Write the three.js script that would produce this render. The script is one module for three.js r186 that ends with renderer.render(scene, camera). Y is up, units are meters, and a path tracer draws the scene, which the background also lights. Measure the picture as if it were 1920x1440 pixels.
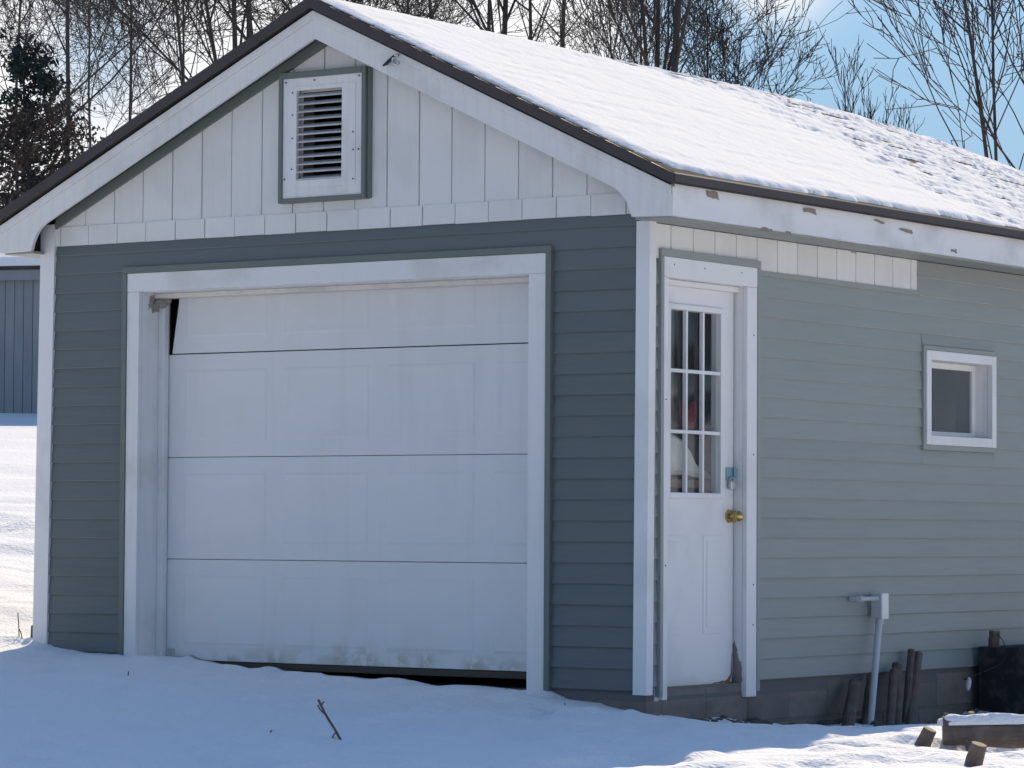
import * as THREE from 'three';
import { RoundedBoxGeometry } from 'three/addons/geometries/RoundedBoxGeometry.js';
import { mergeGeometries } from 'three/addons/utils/BufferGeometryUtils.js';

// ------------------------------------------------------------------ camera
const scene = new THREE.Scene();
const F = 6454, W0 = 1920, H0 = 1440;                       // focal length in photo pixels
const camera = new THREE.PerspectiveCamera(2 * Math.atan(H0 / 2 / F) * 180 / Math.PI, 4 / 3, 0.1, 2000);
const yaw = 34.9 * Math.PI / 180, pitch = 2.4536 * Math.PI / 180, roll = 0.332 * Math.PI / 180;
const V = (x, y, z) => new THREE.Vector3(x, y, z);
const fwd = V(-Math.sin(yaw) * Math.cos(pitch), Math.sin(pitch), -Math.cos(yaw) * Math.cos(pitch));
const rt0 = V(Math.cos(yaw), 0, -Math.sin(yaw)), up0 = new THREE.Vector3().crossVectors(rt0, fwd);
const right = rt0.clone().multiplyScalar(Math.cos(roll)).addScaledVector(up0, Math.sin(roll));
const up = up0.clone().multiplyScalar(Math.cos(roll)).addScaledVector(rt0, -Math.sin(roll));
const C = V(8.876, 0.759, 13.862);
camera.position.copy(C);
camera.quaternion.setFromRotationMatrix(new THREE.Matrix4().makeBasis(right, up, fwd.clone().negate()));
camera.updateMatrixWorld();

// ------------------------------------------------------------------ random and noise
function rng(seed) { let a = seed >>> 0; return () => { a = (a + 0x6D2B79F5) | 0; let t = Math.imul(a ^ (a >>> 15), 1 | a); t = (t + Math.imul(t ^ (t >>> 7), 61 | t)) ^ t; return ((t ^ (t >>> 14)) >>> 0) / 4294967296; }; }
const hash = (x, y, s) => { let h = Math.imul(x | 0, 374761393) + Math.imul(y | 0, 668265263) + Math.imul(s | 0, 1442695041); h = Math.imul(h ^ (h >>> 13), 1274126177); return ((h ^ (h >>> 16)) >>> 0) / 4294967296; };
function vnoise(x, y, s = 0, per = 0) {                     // value noise, periodic when per > 0
  const xi = Math.floor(x), yi = Math.floor(y), xf = x - xi, yf = y - yi;
  const u = xf * xf * (3 - 2 * xf), v = yf * yf * (3 - 2 * yf);
  const m = (k) => per ? ((k % per) + per) % per : k;
  const a = hash(m(xi), m(yi), s), b = hash(m(xi + 1), m(yi), s), c = hash(m(xi), m(yi + 1), s), d = hash(m(xi + 1), m(yi + 1), s);
  return a + (b - a) * u + (c - a) * v + (a - b - c + d) * u * v;
}
function fbm(x, y, o = 4, s = 0, per = 0) { let t = 0, a = 0.5, n = 0; for (let i = 0; i < o; i++) { t += a * vnoise(x, y, s + i * 17, per); n += a; x *= 2; y *= 2; per *= 2; a *= 0.5; } return t / n; }
const sm = (a, b, x) => { const t = Math.min(1, Math.max(0, (x - a) / (b - a))); return t * t * (3 - 2 * t); };
const mix = (a, b, t) => a + (b - a) * t;

// ------------------------------------------------------------------ sky and sun
const sunDir = V(-0.58, 1, -1.45).normalize();
{
  const w = 1536, h = 768, d = new Float32Array(w * h * 4);
  const stops = [[-90, .42, .52, .64], [-2, .42, .52, .64], [0, .46, .64, .80], [4, .36, .585, .80], [9, .29, .535, .80], [25, .19, .40, .74], [50, .115, .27, .60], [90, .085, .21, .50]];
  const camAz = Math.atan2(fwd.z, fwd.x);
  for (let j = 0; j < h; j++) {
    const el = ((j + 0.5) / h - 0.5) * 180, e = el * Math.PI / 180;
    let k = 0; while (k < stops.length - 2 && el > stops[k + 1][0]) k++;
    const A = stops[k], B = stops[k + 1], t = Math.min(1, Math.max(0, (el - A[0]) / (B[0] - A[0])));
    for (let i = 0; i < w; i++) {
      const th = ((i + 0.5) / w - 0.5) * 2 * Math.PI;
      const dx = Math.cos(th) * Math.cos(e), dy = Math.sin(e), dz = Math.sin(th) * Math.cos(e);
      const cs = dx * sunDir.x + dy * sunDir.y + dz * sunDir.z, ang = Math.acos(Math.min(1, Math.max(-1, cs))) * 180 / Math.PI;
      let c = [mix(A[1], B[1], t), mix(A[2], B[2], t), mix(A[3], B[3], t)];
      const away = .50 + .50 * Math.exp(-Math.max(0, ang - 22) / 38);      // clear sky is darker away from the sun
      c = c.map((q, i) => q * mix(away, 1, i * .08));
      const gl = 0.9 * Math.exp(-ang / 9) + 0.10 * Math.exp(-ang / 26);
      c = [c[0] + gl, c[1] + gl * 0.93, c[2] + gl * 0.82];
      if (el > -1) {
        // cloud layer seen in perspective; the bank left of the view and scattered cumulus elsewhere
        let az = (th - camAz) * 180 / Math.PI; az = ((az + 540) % 360) - 180;       // degrees, + = to the right of the view
        const cu = az / 5.5, cv = el / 2.6;
        const n = fbm(cu + 31.3, cv + 4.7, 5, 91);
        const bank = sm(4.2, -1.5, az) * sm(-46, -22, az) * sm(30, 15, el);
        const wisp = Math.exp(-(((az - 4.4) / 0.8) ** 2) - (((el - 9.15) / 0.62) ** 2));
        const gapv = Math.exp(-(((az + 6.9) / 0.9) ** 2) - (((el - 7.9) / 1.0) ** 2));
        const thin = fbm(dx / (dy + 0.35) * 2.2 + 9, dz / (dy + 0.35) * 2.2 + 5, 5, 33);
        let cov = Math.max(sm(0.56, 0.30, 1 - n * 0.75 - bank * 0.52) * sm(0, 0.25, bank), Math.min(1, wisp * 1.25) * sm(.15, .4, n + .1));
        cov = Math.max(cov * (1 - 0.75 * gapv), sm(0.60, 0.78, thin) * sm(10, 16, el) * 0.8);
        const lum = 0.80 + 0.24 * fbm(cu * 1.7 + 3, cv * 1.7, 3, 55) + 0.7 * Math.exp(-ang / 16);
        c = [mix(c[0], lum * 0.985, cov), mix(c[1], lum * 0.985, cov), mix(c[2], lum * 1.0, cov)];
      }
      const o = (j * w + i) * 4; d[o] = c[0]; d[o + 1] = c[1]; d[o + 2] = c[2]; d[o + 3] = 1;
    }
  }
  const t = new THREE.DataTexture(d, w, h, THREE.RGBAFormat, THREE.FloatType);
  t.mapping = THREE.EquirectangularReflectionMapping; t.magFilter = t.minFilter = THREE.LinearFilter; t.needsUpdate = true;
  scene.background = t; scene.environment = t;
}
const sun = new THREE.DirectionalLight(0xffeccf, 5);
sun.position.copy(sunDir).multiplyScalar(60); sun.target.position.set(-2, 0, -2);
sun.castShadow = true; sun.shadow.mapSize.set(4096, 4096); sun.shadow.radius = 1;
Object.assign(sun.shadow.camera, { left: -45, right: 45, top: 45, bottom: -45, near: 1, far: 200 });
scene.add(sun, sun.target);
const EXPOSURE = 1.0;

// ------------------------------------------------------------------ pixel helpers (a pixel gives a direction; the plane gives the distance)
const ray = (x, y) => right.clone().multiplyScalar((x - 960) / F).addScaledVector(up, -(y - 720) / F).add(fwd);
const onFront = (x, y, z = 0) => { const d = ray(x, y); return C.clone().addScaledVector(d, (z - C.z) / d.z); };
const onSide = (x, y, X = 0) => { const d = ray(x, y); return C.clone().addScaledVector(d, (X - C.x) / d.x); };
const atDepth = (x, y, D) => C.clone().addScaledVector(ray(x, y), D);

// ------------------------------------------------------------------ textures (uv are metres; each covers `m` metres)
function tex(size, m, fn, srgb = true, size2 = size) {
  const d = new Uint8Array(size * size2 * 4);
  for (let j = 0; j < size2; j++) for (let i = 0; i < size; i++) {
    const c = fn(i / size, j / size2), o = (j * size + i) * 4;
    for (let k = 0; k < 3; k++) { let v = Math.min(1, Math.max(0, c[k] ?? c[0])); if (srgb) v = v <= 0.0031308 ? v * 12.92 : 1.055 * v ** (1 / 2.4) - 0.055; d[o + k] = Math.round(v * 255); }
    d[o + 3] = 255;
  }
  const t = new THREE.DataTexture(d, size, size2); t.wrapS = t.wrapT = THREE.RepeatWrapping; t.magFilter = THREE.LinearFilter; t.minFilter = THREE.LinearMipmapLinearFilter; t.generateMipmaps = true;
  if (srgb) t.colorSpace = THREE.SRGBColorSpace;
  t.repeat.set(1 / m, 1 / m); t.needsUpdate = true; return t;
}
const mixc = (a, b, t) => [mix(a[0], b[0], t), mix(a[1], b[1], t), mix(a[2], b[2], t)];
const mat = (o) => new THREE.MeshStandardMaterial(o);
// weathered white paint: faint cloudy grime, specks and vertical streaks
function whiteTex(seed, base, dirt, amt, stx = 1) {
  return tex(512, 1.6, (u, v) => {
    const cloud = fbm(u * 6, v * 6, 5, seed, 6), streak = fbm(u * 60, v * 3, 3, seed + 5, 3 * 1), sp = vnoise(u * 160, v * 160, seed + 9, 160);
    let t = amt * (0.9 * sm(0.48, 0.75, cloud) + 0.35 * stx * sm(0.55, 0.8, streak)) + (sp > 0.985 ? 0.35 * amt : 0);
    return mixc(base, dirt, Math.min(1, t));
  });
}
const fineBump = tex(256, 0.35, (u, v) => [0.5 * fbm(u * 40, v * 40, 3, 3, 40) + 0.5 * fbm(u * 8, v * 8, 3, 7, 8)], false);
const grainBump = tex(256, 0.6, (u, v) => [fbm(u * 6, v * 90, 3, 13, 6)], false);
const grainBumpV = tex(256, 0.6, (u, v) => [fbm(u * 90, v * 6, 3, 13, 6)], false);
const M = {};
M.white = mat({ map: whiteTex(11, [.78, .775, .765], [.52, .50, .46], .42), roughness: .5, bumpMap: fineBump, bumpScale: .0006 });
M.whiteTrim = mat({ map: whiteTex(21, [.80, .80, .80], [.55, .54, .52], .30), roughness: .42, bumpMap: fineBump, bumpScale: .0004 });
M.gable = [0, 1, 2].map((i) => mat({ map: whiteTex(31 + i * 7, [.76 - i * .015, .757 - i * .015, .74 - i * .015], [.56, .55, .53], .28), roughness: .62, bumpMap: grainBumpV, bumpScale: .0012 }));
M.fascia = mat({ map: tex(512, 4.4, (u, v) => {
  const cloud = fbm(u * 18, v * 18, 5, 201, 18), flake = fbm(u * 40, v * 70, 4, 207, 10), s2 = fbm(u * 70, v * 70, 3, 211, 70);
  let c = mixc([.76, .77, .78], [.55, .56, .56], .7 * sm(.45, .8, cloud));
  const pk = sm(.80, .84, flake) * sm(.35, .5, s2); return mixc(c, [.42, .41, .39], pk * .6);
}), roughness: .6, bumpMap: fineBump, bumpScale: .0016 });
// the front vinyl is slate; the side vinyl is a paler grey (its ratio to the white trim differs in the photograph)
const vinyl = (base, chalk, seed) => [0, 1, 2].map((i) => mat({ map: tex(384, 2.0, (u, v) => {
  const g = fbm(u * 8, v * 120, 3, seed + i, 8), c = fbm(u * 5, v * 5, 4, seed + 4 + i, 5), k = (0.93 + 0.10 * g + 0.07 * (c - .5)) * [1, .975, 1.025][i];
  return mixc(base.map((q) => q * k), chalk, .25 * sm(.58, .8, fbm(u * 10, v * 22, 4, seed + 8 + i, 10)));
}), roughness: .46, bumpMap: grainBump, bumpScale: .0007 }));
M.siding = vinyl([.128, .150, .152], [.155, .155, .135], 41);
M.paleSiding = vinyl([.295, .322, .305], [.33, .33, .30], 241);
M.channel = mat({ map: tex(256, 1, (u, v) => { const k = .92 + .16 * fbm(u * 12, v * 12, 4, 61, 12); return [.145 * k, .172 * k, .155 * k]; }), roughness: .5 });
M.drip = mat({ map: tex(256, 1.0, (u, v) => { const k = .8 + .4 * fbm(u * 14, v * 14, 4, 67, 14); return [.052 * k, .040 * k, .042 * k]; }), roughness: .55 });
M.shingle = new THREE.MeshPhysicalMaterial({ specularIntensity: .1, map: tex(512, 1.5, (u, v) => { const k = .7 + .6 * fbm(u * 120, v * 120, 2, 71, 120), b = fbm(u * 8, v * 8, 3, 75, 8); return mixc([.055 * k, .048 * k, .046 * k], [.10 * k, .088 * k, .08 * k], b); }), roughness: .95, bumpMap: fineBump, bumpScale: .003 });
M.concrete = [0, 1, 2].map((i) => mat({ map: tex(512, 1.3, (u, v) => { const k = (.75 + .5 * fbm(u * 9, v * 9, 5, 81 + i, 9)) * [.9, 1, 1.1][i]; const st = sm(.52, .7, fbm(u * 5, v * 7, 4, 87 + i, 1)); return mixc([.205 * k, .18 * k, .158 * k], [.11, .092, .078], st * .6); }), roughness: .95, bumpMap: fineBump, bumpScale: .005 }));
M.mortar = M.concrete[0];
M.interior = mat({ color: new THREE.Color().setRGB(.15, .145, .14), roughness: .95 });
M.wood = mat({ map: tex(256, .8, (u, v) => { const g = fbm(u * 60, v * 4, 4, 95, 4); return mixc([.16, .115, .08], [.26, .20, .15], g); }), roughness: .85, bumpMap: grainBumpV, bumpScale: .002 });
M.bareWood = mat({ map: tex(256, .5, (u, v) => mixc([.20, .165, .14], [.33, .29, .25], fbm(u * 40, v * 4, 4, 99, 4))), roughness: .9 });
M.barkLog = [0, 1].map((i) => mat({ map: tex(256, .45, (u, v) => { const g = fbm(u * 22, v * 5, 5, 103 + i, 1), l = sm(.6, .7, fbm(u * 9, v * 9, 4, 107 + i, 9)); return mixc(mixc([.085, .064, .054], [.21, .165, .14], g), [.17, .18, .15], l * .45); }), roughness: .95, bumpMap: grainBumpV, bumpScale: .006 }));
M.cutFace = mat({ map: tex(128, .16, (u, v) => { const k = .8 + .4 * fbm(u * 20, v * 20, 3, 111, 20); return [.36 * k, .29 * k, .20 * k]; }), roughness: .9 });
M.pipe = mat({ map: whiteTex(121, [.55, .565, .58], [.36, .36, .35], .5), roughness: .5 });
M.brass = mat({ color: new THREE.Color().setRGB(.55, .38, .16), metalness: 1, roughness: .28 });
M.steel = mat({ color: new THREE.Color().setRGB(.55, .56, .57), metalness: 1, roughness: .4 });
M.blueSteel = mat({ color: new THREE.Color().setRGB(.24, .42, .48), metalness: .3, roughness: .45 });
M.dark = mat({ color: new THREE.Color().setRGB(.02, .02, .022), roughness: .8 });
M.blackPlastic = mat({ map: tex(256, .6, (u, v) => { const k = fbm(u * 10, v * 10, 5, 131, 10); return mixc([.012, .014, .018], [.06, .055, .05], sm(.5, .8, k)); }), roughness: .55, bumpMap: fineBump, bumpScale: .003 });
M.glass = new THREE.MeshPhysicalMaterial({ color: new THREE.Color().setRGB(.86, .90, .91), transmission: .965, thickness: 0, roughness: .03, ior: 1.5 });
M.greyGlass = new THREE.MeshPhysicalMaterial({ color: new THREE.Color().setRGB(.55, .62, .66), transmission: .82, thickness: 0, roughness: .10, ior: 1.5 });  // window pane tinted grey and less clear than the door glass
M.snow = new THREE.MeshPhysicalMaterial({ color: new THREE.Color().setRGB(.90, .90, .905), roughness: .95, specularIntensity: .25, bumpMap: tex(512, 1.1, (u, v) => [.55 * fbm(u * 10, v * 10, 4, 141, 10) + .45 * fbm(u * 70, v * 70, 2, 143, 70)], false), bumpScale: .013 });
M.roofSnow = M.snow.clone(); M.roofSnow.bumpScale = .005;
M.cloth = mat({ map: tex(128, .5, (u, v) => { const k = .85 + .3 * fbm(u * 8, v * 8, 4, 151, 8); return [.66 * k, .63 * k, .58 * k]; }), roughness: .9 });
M.red = mat({ color: new THREE.Color().setRGB(.62, .06, .045), roughness: .5 });
M.rust = mat({ map: tex(128, .2, (u, v) => mixc([.20, .09, .04], [.30, .2, .12], fbm(u * 12, v * 12, 4, 155, 12))), roughness: .9 });
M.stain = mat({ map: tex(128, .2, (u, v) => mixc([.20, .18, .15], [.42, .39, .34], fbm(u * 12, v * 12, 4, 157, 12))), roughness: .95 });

// ------------------------------------------------------------------ object helpers
const taken = {};
function numbered(n) { const k = (taken[n] = (taken[n] ?? -1) + 1); return k ? n + '_' + String(k).padStart(3, '0') : n; }
function metreUV(g) {                                        // uv in metres from the dominant axis of each face
  g = g.index ? g.toNonIndexed() : g;
  const p = g.attributes.position, uv = new Float32Array(p.count * 2), a = V(), b = V(), c = V(), n = V();
  for (let i = 0; i < p.count; i += 3) {
    a.fromBufferAttribute(p, i); b.fromBufferAttribute(p, i + 1); c.fromBufferAttribute(p, i + 2);
    n.copy(b).sub(a).cross(c.clone().sub(a)); const ax = Math.abs(n.x), ay = Math.abs(n.y), az = Math.abs(n.z);
    [a, b, c].forEach((q, k) => { const [s, t] = az >= ax && az >= ay ? [q.x, q.y] : ax >= ay ? [q.z, q.y] : [q.x, q.z]; uv[(i + k) * 2] = s; uv[(i + k) * 2 + 1] = t; });
  }
  g.setAttribute('uv', new THREE.BufferAttribute(uv, 2)); return g;
}
function clean(g) { g = g.index ? g.toNonIndexed() : g; if (!g.attributes.normal) g.computeVertexNormals(); for (const k of Object.keys(g.attributes)) if (!['position', 'normal', 'uv'].includes(k)) g.deleteAttribute(k); return g; }
function mesh(name, geos, m, parent, keepUV) {
  geos = (Array.isArray(geos) ? geos : [geos]).map((g) => keepUV ? clean(g) : clean(metreUV(g)));
  const o = new THREE.Mesh(geos.length > 1 ? mergeGeometries(geos) : geos[0], m);
  o.name = name; o.castShadow = o.receiveShadow = true; (parent || scene).add(o); return o;
}
function part(name, parent) { const g = new THREE.Group(); g.name = name; parent.add(g); return g; }
function tag(o, label, category, group, kind) { o.name = numbered(o.name); o.userData = { label, category }; if (group) o.userData.group = group; if (kind) o.userData.kind = kind; return o; }
function thing(name, label, category, group) { const g = new THREE.Group(); g.name = name; scene.add(g); return tag(g, label, category, group); }
const box = (x0, x1, y0, y1, z0, z1, r = .003) => { const w = x1 - x0, h = y1 - y0, d = z1 - z0; const g = r > 0 ? new RoundedBoxGeometry(w, h, d, 1, Math.min(r, w * .3, h * .3, d * .3)) : new THREE.BoxGeometry(w, h, d); g.translate((x0 + x1) / 2, (y0 + y1) / 2, (z0 + z1) / 2); return g; };
const xf = (g, f) => { const p = g.attributes.position, v = V(); for (let i = 0; i < p.count; i++) { v.fromBufferAttribute(p, i); f(v); p.setXYZ(i, v.x, v.y, v.z); } g.computeVertexNormals(); return g; };
function prism(poly, z0, z1, bevel = 0) {                    // polygon in x,y extruded from z0 to z1
  const s = new THREE.Shape(poly.map(([x, y]) => new THREE.Vector2(x, y)));
  const g = new THREE.ExtrudeGeometry(s, { depth: z1 - z0 - 2 * bevel, bevelEnabled: bevel > 0, bevelThickness: bevel, bevelSize: bevel, bevelOffset: -bevel, bevelSegments: 1, curveSegments: 8 }); g.translate(0, 0, z0 + bevel); return g;
}
const toSide = (g) => { g.applyMatrix4(new THREE.Matrix4().set(0, 0, 1, 0, 0, 1, 0, 0, -1, 0, 0, 0, 0, 0, 0, 1)); return g; };   // (u, y, n) -> (x = n, y, z = -u)
function cyl(a, b, r0, r1, seg = 12, caps = true) { const d = b.clone().sub(a), g = new THREE.CylinderGeometry(r1, r0, d.length(), seg, 1, !caps); g.applyQuaternion(new THREE.Quaternion().setFromUnitVectors(V(0, 1, 0), d.clone().normalize())); g.translate((a.x + b.x) / 2, (a.y + b.y) / 2, (a.z + b.z) / 2); return g; }
function patch(poly, z, amp, seed, n = 6) {                  // irregular flake outline in x,y at height z
  const r = rng(seed), pts = [];
  poly.forEach(([x, y], i) => { const [x2, y2] = poly[(i + 1) % poly.length]; for (let k = 0; k < n; k++) { const t = k / n; pts.push([mix(x, x2, t) + (r() - .5) * amp, mix(y, y2, t) + (r() - .5) * amp]); } });
  return prism(pts, z, z + .0015);
}

// ------------------------------------------------------------------ snow ground (thin-plate surface through sighted heights; the rise at right is added to bounce light)
const GP = [
  [-4.2, .165, .02], [-3.93, .125, .03], [-3.6, .105, .03], [-3.3, .095, .03], [-3.0, .07, .03], [-2.68, .038, .03], [-2.54, .026, .03], [-1.98, .022, .03], [-1.64, .014, .03], [-1.3, -.004, .03], [-.98, -.025, .03], [-.69, -.036, .03], [-.34, -.07, .03], [-.07, -.102, .03],
  [.02, -.146, -.42], [.02, -.2, -1.04], [.02, -.226, -1.34], [.02, -.23, -1.78], [.02, -.25, -2.24], [.02, -.285, -2.59], [.02, -.27, -3.2], [.02, -.26, -3.6], [.02, -.25, -6], [.02, -.22, -9.3],
  [.55, -.215, -1.9], [.6, -.225, -2.8], [.5, -.17, -.7], [1.0, -.165, -.75], [1.7, -.105, -.35], [1.75, -.125, 1.1], [2.15, -.15, 2.6], [1.1, -.135, .5], [1.2, -.14, 1.8], [.4, -.13, .9], [.3, -.14, 2.2], [.2, -.19, 4.7], [2.4, -.115, .3], [2.9, -.13, 1.5],
  [-1.0, -.05, .8], [-2, -.0, 1.2], [-2, -.08, 3], [-2, -.16, 5], [-4, .13, .9], [-4.2, .06, 3], [-4, -.05, 6], [3.6, -.14, .2], [4.5, -.15, 2.5], [3.5, -.2, 5], [4, -.15, -3], [6, -.1, -8], [2, -.16, -2], [2.2, -.15, -4], [2, -.18, -8],
  [6, -.38, 9], [9, -.72, 14], [0, -.45, 11], [-6, -.3, 11], [11, -.2, 3], [14, .5, -6], [17, 1.8, 4], [28, 6, 3], [26, 4.6, -14], [14, -.9, 22], [-10, -.6, 22],  // unseen rise at right, added so its snow throws light onto the side wall
  [-4.9, .33, -.9], [-5.2, .3, .2], [-8.3, .66, -4.6], [-11.8, 1.03, -8.3], [-18.7, 1.73, -15.6], [-25.5, 2.43, -23], [-36, 3.3, -33], [-15, 2.3, -30], [0, 2, -30], [16, .8, -22], [28, 3.2, -46], [0, 4.6, -70], [-60, 6.5, -60], [-40, 1.8, 0], [-16, .7, 2], [-6, .5, -6], [-8, 1.2, -14], [42, 10.5, 0], [40, 8, -16], [45, 5, -75], [-30, -.5, 30], [40, -1, 30],
];
const tps = (() => {
  const n = GP.length, N = n + 3, A = [], phi = (r2) => r2 < 1e-9 ? 0 : 0.5 * r2 * Math.log(r2);
  for (let i = 0; i < N; i++) {
    const row = new Float64Array(N + 1);
    if (i < n) { for (let j = 0; j < n; j++) row[j] = phi((GP[i][0] - GP[j][0]) ** 2 + (GP[i][2] - GP[j][2]) ** 2) + (i === j ? 2e-3 : 0); row[n] = 1; row[n + 1] = GP[i][0]; row[n + 2] = GP[i][2]; row[N] = GP[i][1]; }
    else for (let j = 0; j < n; j++) row[j] = [1, GP[j][0], GP[j][2]][i - n];
    A.push(row);
  }
  for (let c = 0; c < N; c++) {
    let p = c; for (let i = c + 1; i < N; i++) if (Math.abs(A[i][c]) > Math.abs(A[p][c])) p = i;
    [A[c], A[p]] = [A[p], A[c]];
    for (let i = 0; i < N; i++) if (i !== c) { const f = A[i][c] / A[c][c]; if (f) for (let k = c; k <= N; k++) A[i][k] -= f * A[c][k]; }
  }
  const wgt = A.map((r, i) => r[N] / r[i]);
  return (x, z) => { let t = wgt[n] + wgt[n + 1] * x + wgt[n + 2] * z; for (let i = 0; i < n; i++) t += wgt[i] * phi((x - GP[i][0]) ** 2 + (z - GP[i][2]) ** 2); return t; };
})();
const ZB = -9.2;                                             // rear of the garage
function groundY(x, z) {
  const far = Math.hypot(x + 5, z + 10), fx = far > 85 ? (x + 5) * 85 / far - 5 : x, fz = far > 85 ? (z + 10) * 85 / far - 10 : z;
  let y = tps(fx, fz); if (far > 85) y = mix(y, 2, sm(85, 350, far));
  const near = Math.min(1, Math.max(0, Math.hypot(Math.max(0, Math.abs(x + 1) - 3), Math.max(0, -z, z - 4)) / 6));
  y += (fbm(x * 1.1 + 40, z * 1.1 + 7, 3, 301) - .5) * mix(.045, .09, near) + (fbm(x * 4.2, z * 4.2, 3, 307) - .5) * mix(.030, .06, near) + (x > -.1 && x < 1.6 && z < .2 && z > -6 ? .05 * (fbm(x * 4.5 + 3, z * 4.5, 4, 321) - .42) * sm(1.6, 1.0, x) * sm(.2, -.6, z) : 0);
  const wind = vnoise(x * 1.6 + z * 2.4 + 1.5 * vnoise(x * .8, z * .8, 3), (x - z) * .45, 311); y += (wind - .5) * mix(.006, .11, near);
  y = mix(y, -.86, sm(9.0, 9.9, z) * sm(16.3, 15.2, z));
  if (Math.abs(x) < 8 && z > -.3 && z < 8) y += .020 * sm(.64, .86, vnoise(x * 7 + 2, z * 7, 317)) - .034 * sm(.72, .9, vnoise(x * 3.1 + 8, z * 3.1, 319));   // clods and dents
  const foot = vnoise(x * 2.1 + 5, z * 2.1, 313); if (x > .9 && x < 6 && z > -3) y -= .05 * sm(.62, .8, foot) * sm(.9, 1.5, x);
  return y;
}
const inside = (x, z) => x < -.09 && x > -3.84 && z < -.22 && z > ZB + .1;
function hitGround(px, py, d0 = 12, d1 = 80) { const d = ray(px, py); for (let t = d0; t < d1; t += .02) { const q = C.clone().addScaledVector(d, t); if (q.y <= groundY(q.x, q.z)) return q; } return C.clone().addScaledVector(d, d1); }
{
  const axis = (a, b, step, lo, hi) => { const o = []; for (let x = a; x <= b + 1e-6; x += step) o.push(x); let s = step, x = b; while (x < hi) { s *= 1.09; x += s; o.push(Math.min(x, hi)); } s = step; x = a; while (x > lo) { s *= 1.09; x -= s; o.unshift(Math.max(x, lo)); } return o; };
  const xs = axis(-5.6, 4.0, .04, -420, 420), zs = axis(-5, 5.6, .04, -420, 420), nx = xs.length, nz = zs.length;
  const P = new Float32Array(nx * nz * 3), UV = new Float32Array(nx * nz * 2), I = [];
  zs.forEach((z, j) => xs.forEach((x, i) => { const k = j * nx + i; P[k * 3] = x; P[k * 3 + 1] = inside(x, z) ? -.7 : groundY(x, z); P[k * 3 + 2] = z; UV[k * 2] = x; UV[k * 2 + 1] = z; }));
  for (let j = 0; j < nz - 1; j++) for (let i = 0; i < nx - 1; i++) { const a = j * nx + i; I.push(a, a + nx, a + 1, a + 1, a + nx, a + nx + 1); }
  const g = new THREE.BufferGeometry(); g.setAttribute('position', new THREE.BufferAttribute(P, 3)); g.setAttribute('uv', new THREE.BufferAttribute(UV, 2)); g.setIndex(I); g.computeVertexNormals();
  const o = new THREE.Mesh(g, M.snow); o.name = 'snow_ground'; o.castShadow = o.receiveShadow = true; o.userData = { kind: 'structure', label: 'snow covered ground around the garage, blue in its shadow', category: 'ground' }; scene.add(o);
}

{ // asphalt strip added out of view to cut the light on the front wall
  const g = new THREE.BoxGeometry(300, .10, 5.0, 60, 1, 4); g.translate(0, -.79, 12.55);
  const o = mesh('added_road', g, mat({ map: tex(256, 2, (u, v) => { const k = .7 + .6 * fbm(u * 60, v * 60, 2, 901, 60), c = fbm(u * 6, v * 6, 4, 905, 6); return mixc([.05 * k, .05 * k, .052 * k], [.12, .12, .125], .5 * sm(.55, .75, c)); }), roughness: .9 })); o.userData = { kind: 'structure', label: 'unseen grey asphalt strip added to dim the garage front', category: 'added_road' };
}
// ------------------------------------------------------------------ the garage
const garage = thing('garage', 'grey sided garage with white trim and snow covered gable roof', 'garage');
const XL = -3.93, XM = -1.955, EX = .1016;
const R = rng(5);
const rakeY = (x) => 3.41 - .4665 * Math.abs(x - XM);        // top line of the rake board
const sag = (z) => z > -4 ? 0 : .0125 * (z + 4) ** 2;
const sagY = (y, z) => y - sag(z) * Math.max(0, (y - 2.4) / 1.05);
// sheathing walls
{
  const s = new THREE.Shape([[XL + .03, -.05], [-.03, -.05], [-.03, 2.40], [XM, 3.30], [XL + .03, 2.40]].map((p) => new THREE.Vector2(...p)));
  s.holes.push(new THREE.Path([[-3.214, -.06], [-3.214, 2.02], [-.696, 2.02], [-.696, -.06]].map((p) => new THREE.Vector2(p[0], Math.max(p[1], -.049)))));
  s.holes.push(new THREE.Path([[-2.132, 2.561], [-2.132, 3.014], [-1.851, 3.014], [-1.851, 2.561]].map((p) => new THREE.Vector2(...p))));   // vent opening
  const g = new THREE.ExtrudeGeometry(s, { depth: .09, bevelEnabled: false }); g.translate(0, 0, -.115); mesh('front_wall', g, M.interior, garage);
  const side = new THREE.Shape([[.03, -.05], [-ZB, -.05], [-ZB, 2.40], [.03, 2.40]].map((p) => new THREE.Vector2(...p)));
  const hole = (z0, z1, y0, y1) => side.holes.push(new THREE.Path([[-z0, y0], [-z0, y1], [-z1, y1], [-z1, y0]].map((p) => new THREE.Vector2(...p))));
  hole(-.108, -.985, -.03, 2.04); hole(-2.815, -3.613, 1.26, 1.747);
  const gs = toSide(new THREE.ExtrudeGeometry(side, { depth: .09, bevelEnabled: false })); gs.translate(-.115, 0, 0); mesh('side_wall', gs, M.interior, garage);
  mesh('rear_wall', box(XL + .03, -.12, -.3, 2.9, ZB, ZB + .1, 0), M.interior, garage);
  mesh('rear_wall', box(XL + .03, XL + .12, -.3, 2.40, ZB + .1, -.12, 0), M.interior, garage);
  mesh('floor_slab', box(XL + .13, -.13, -.16, -.02, ZB + .11, -.2, 0), M.concrete[0], garage);
}
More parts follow.
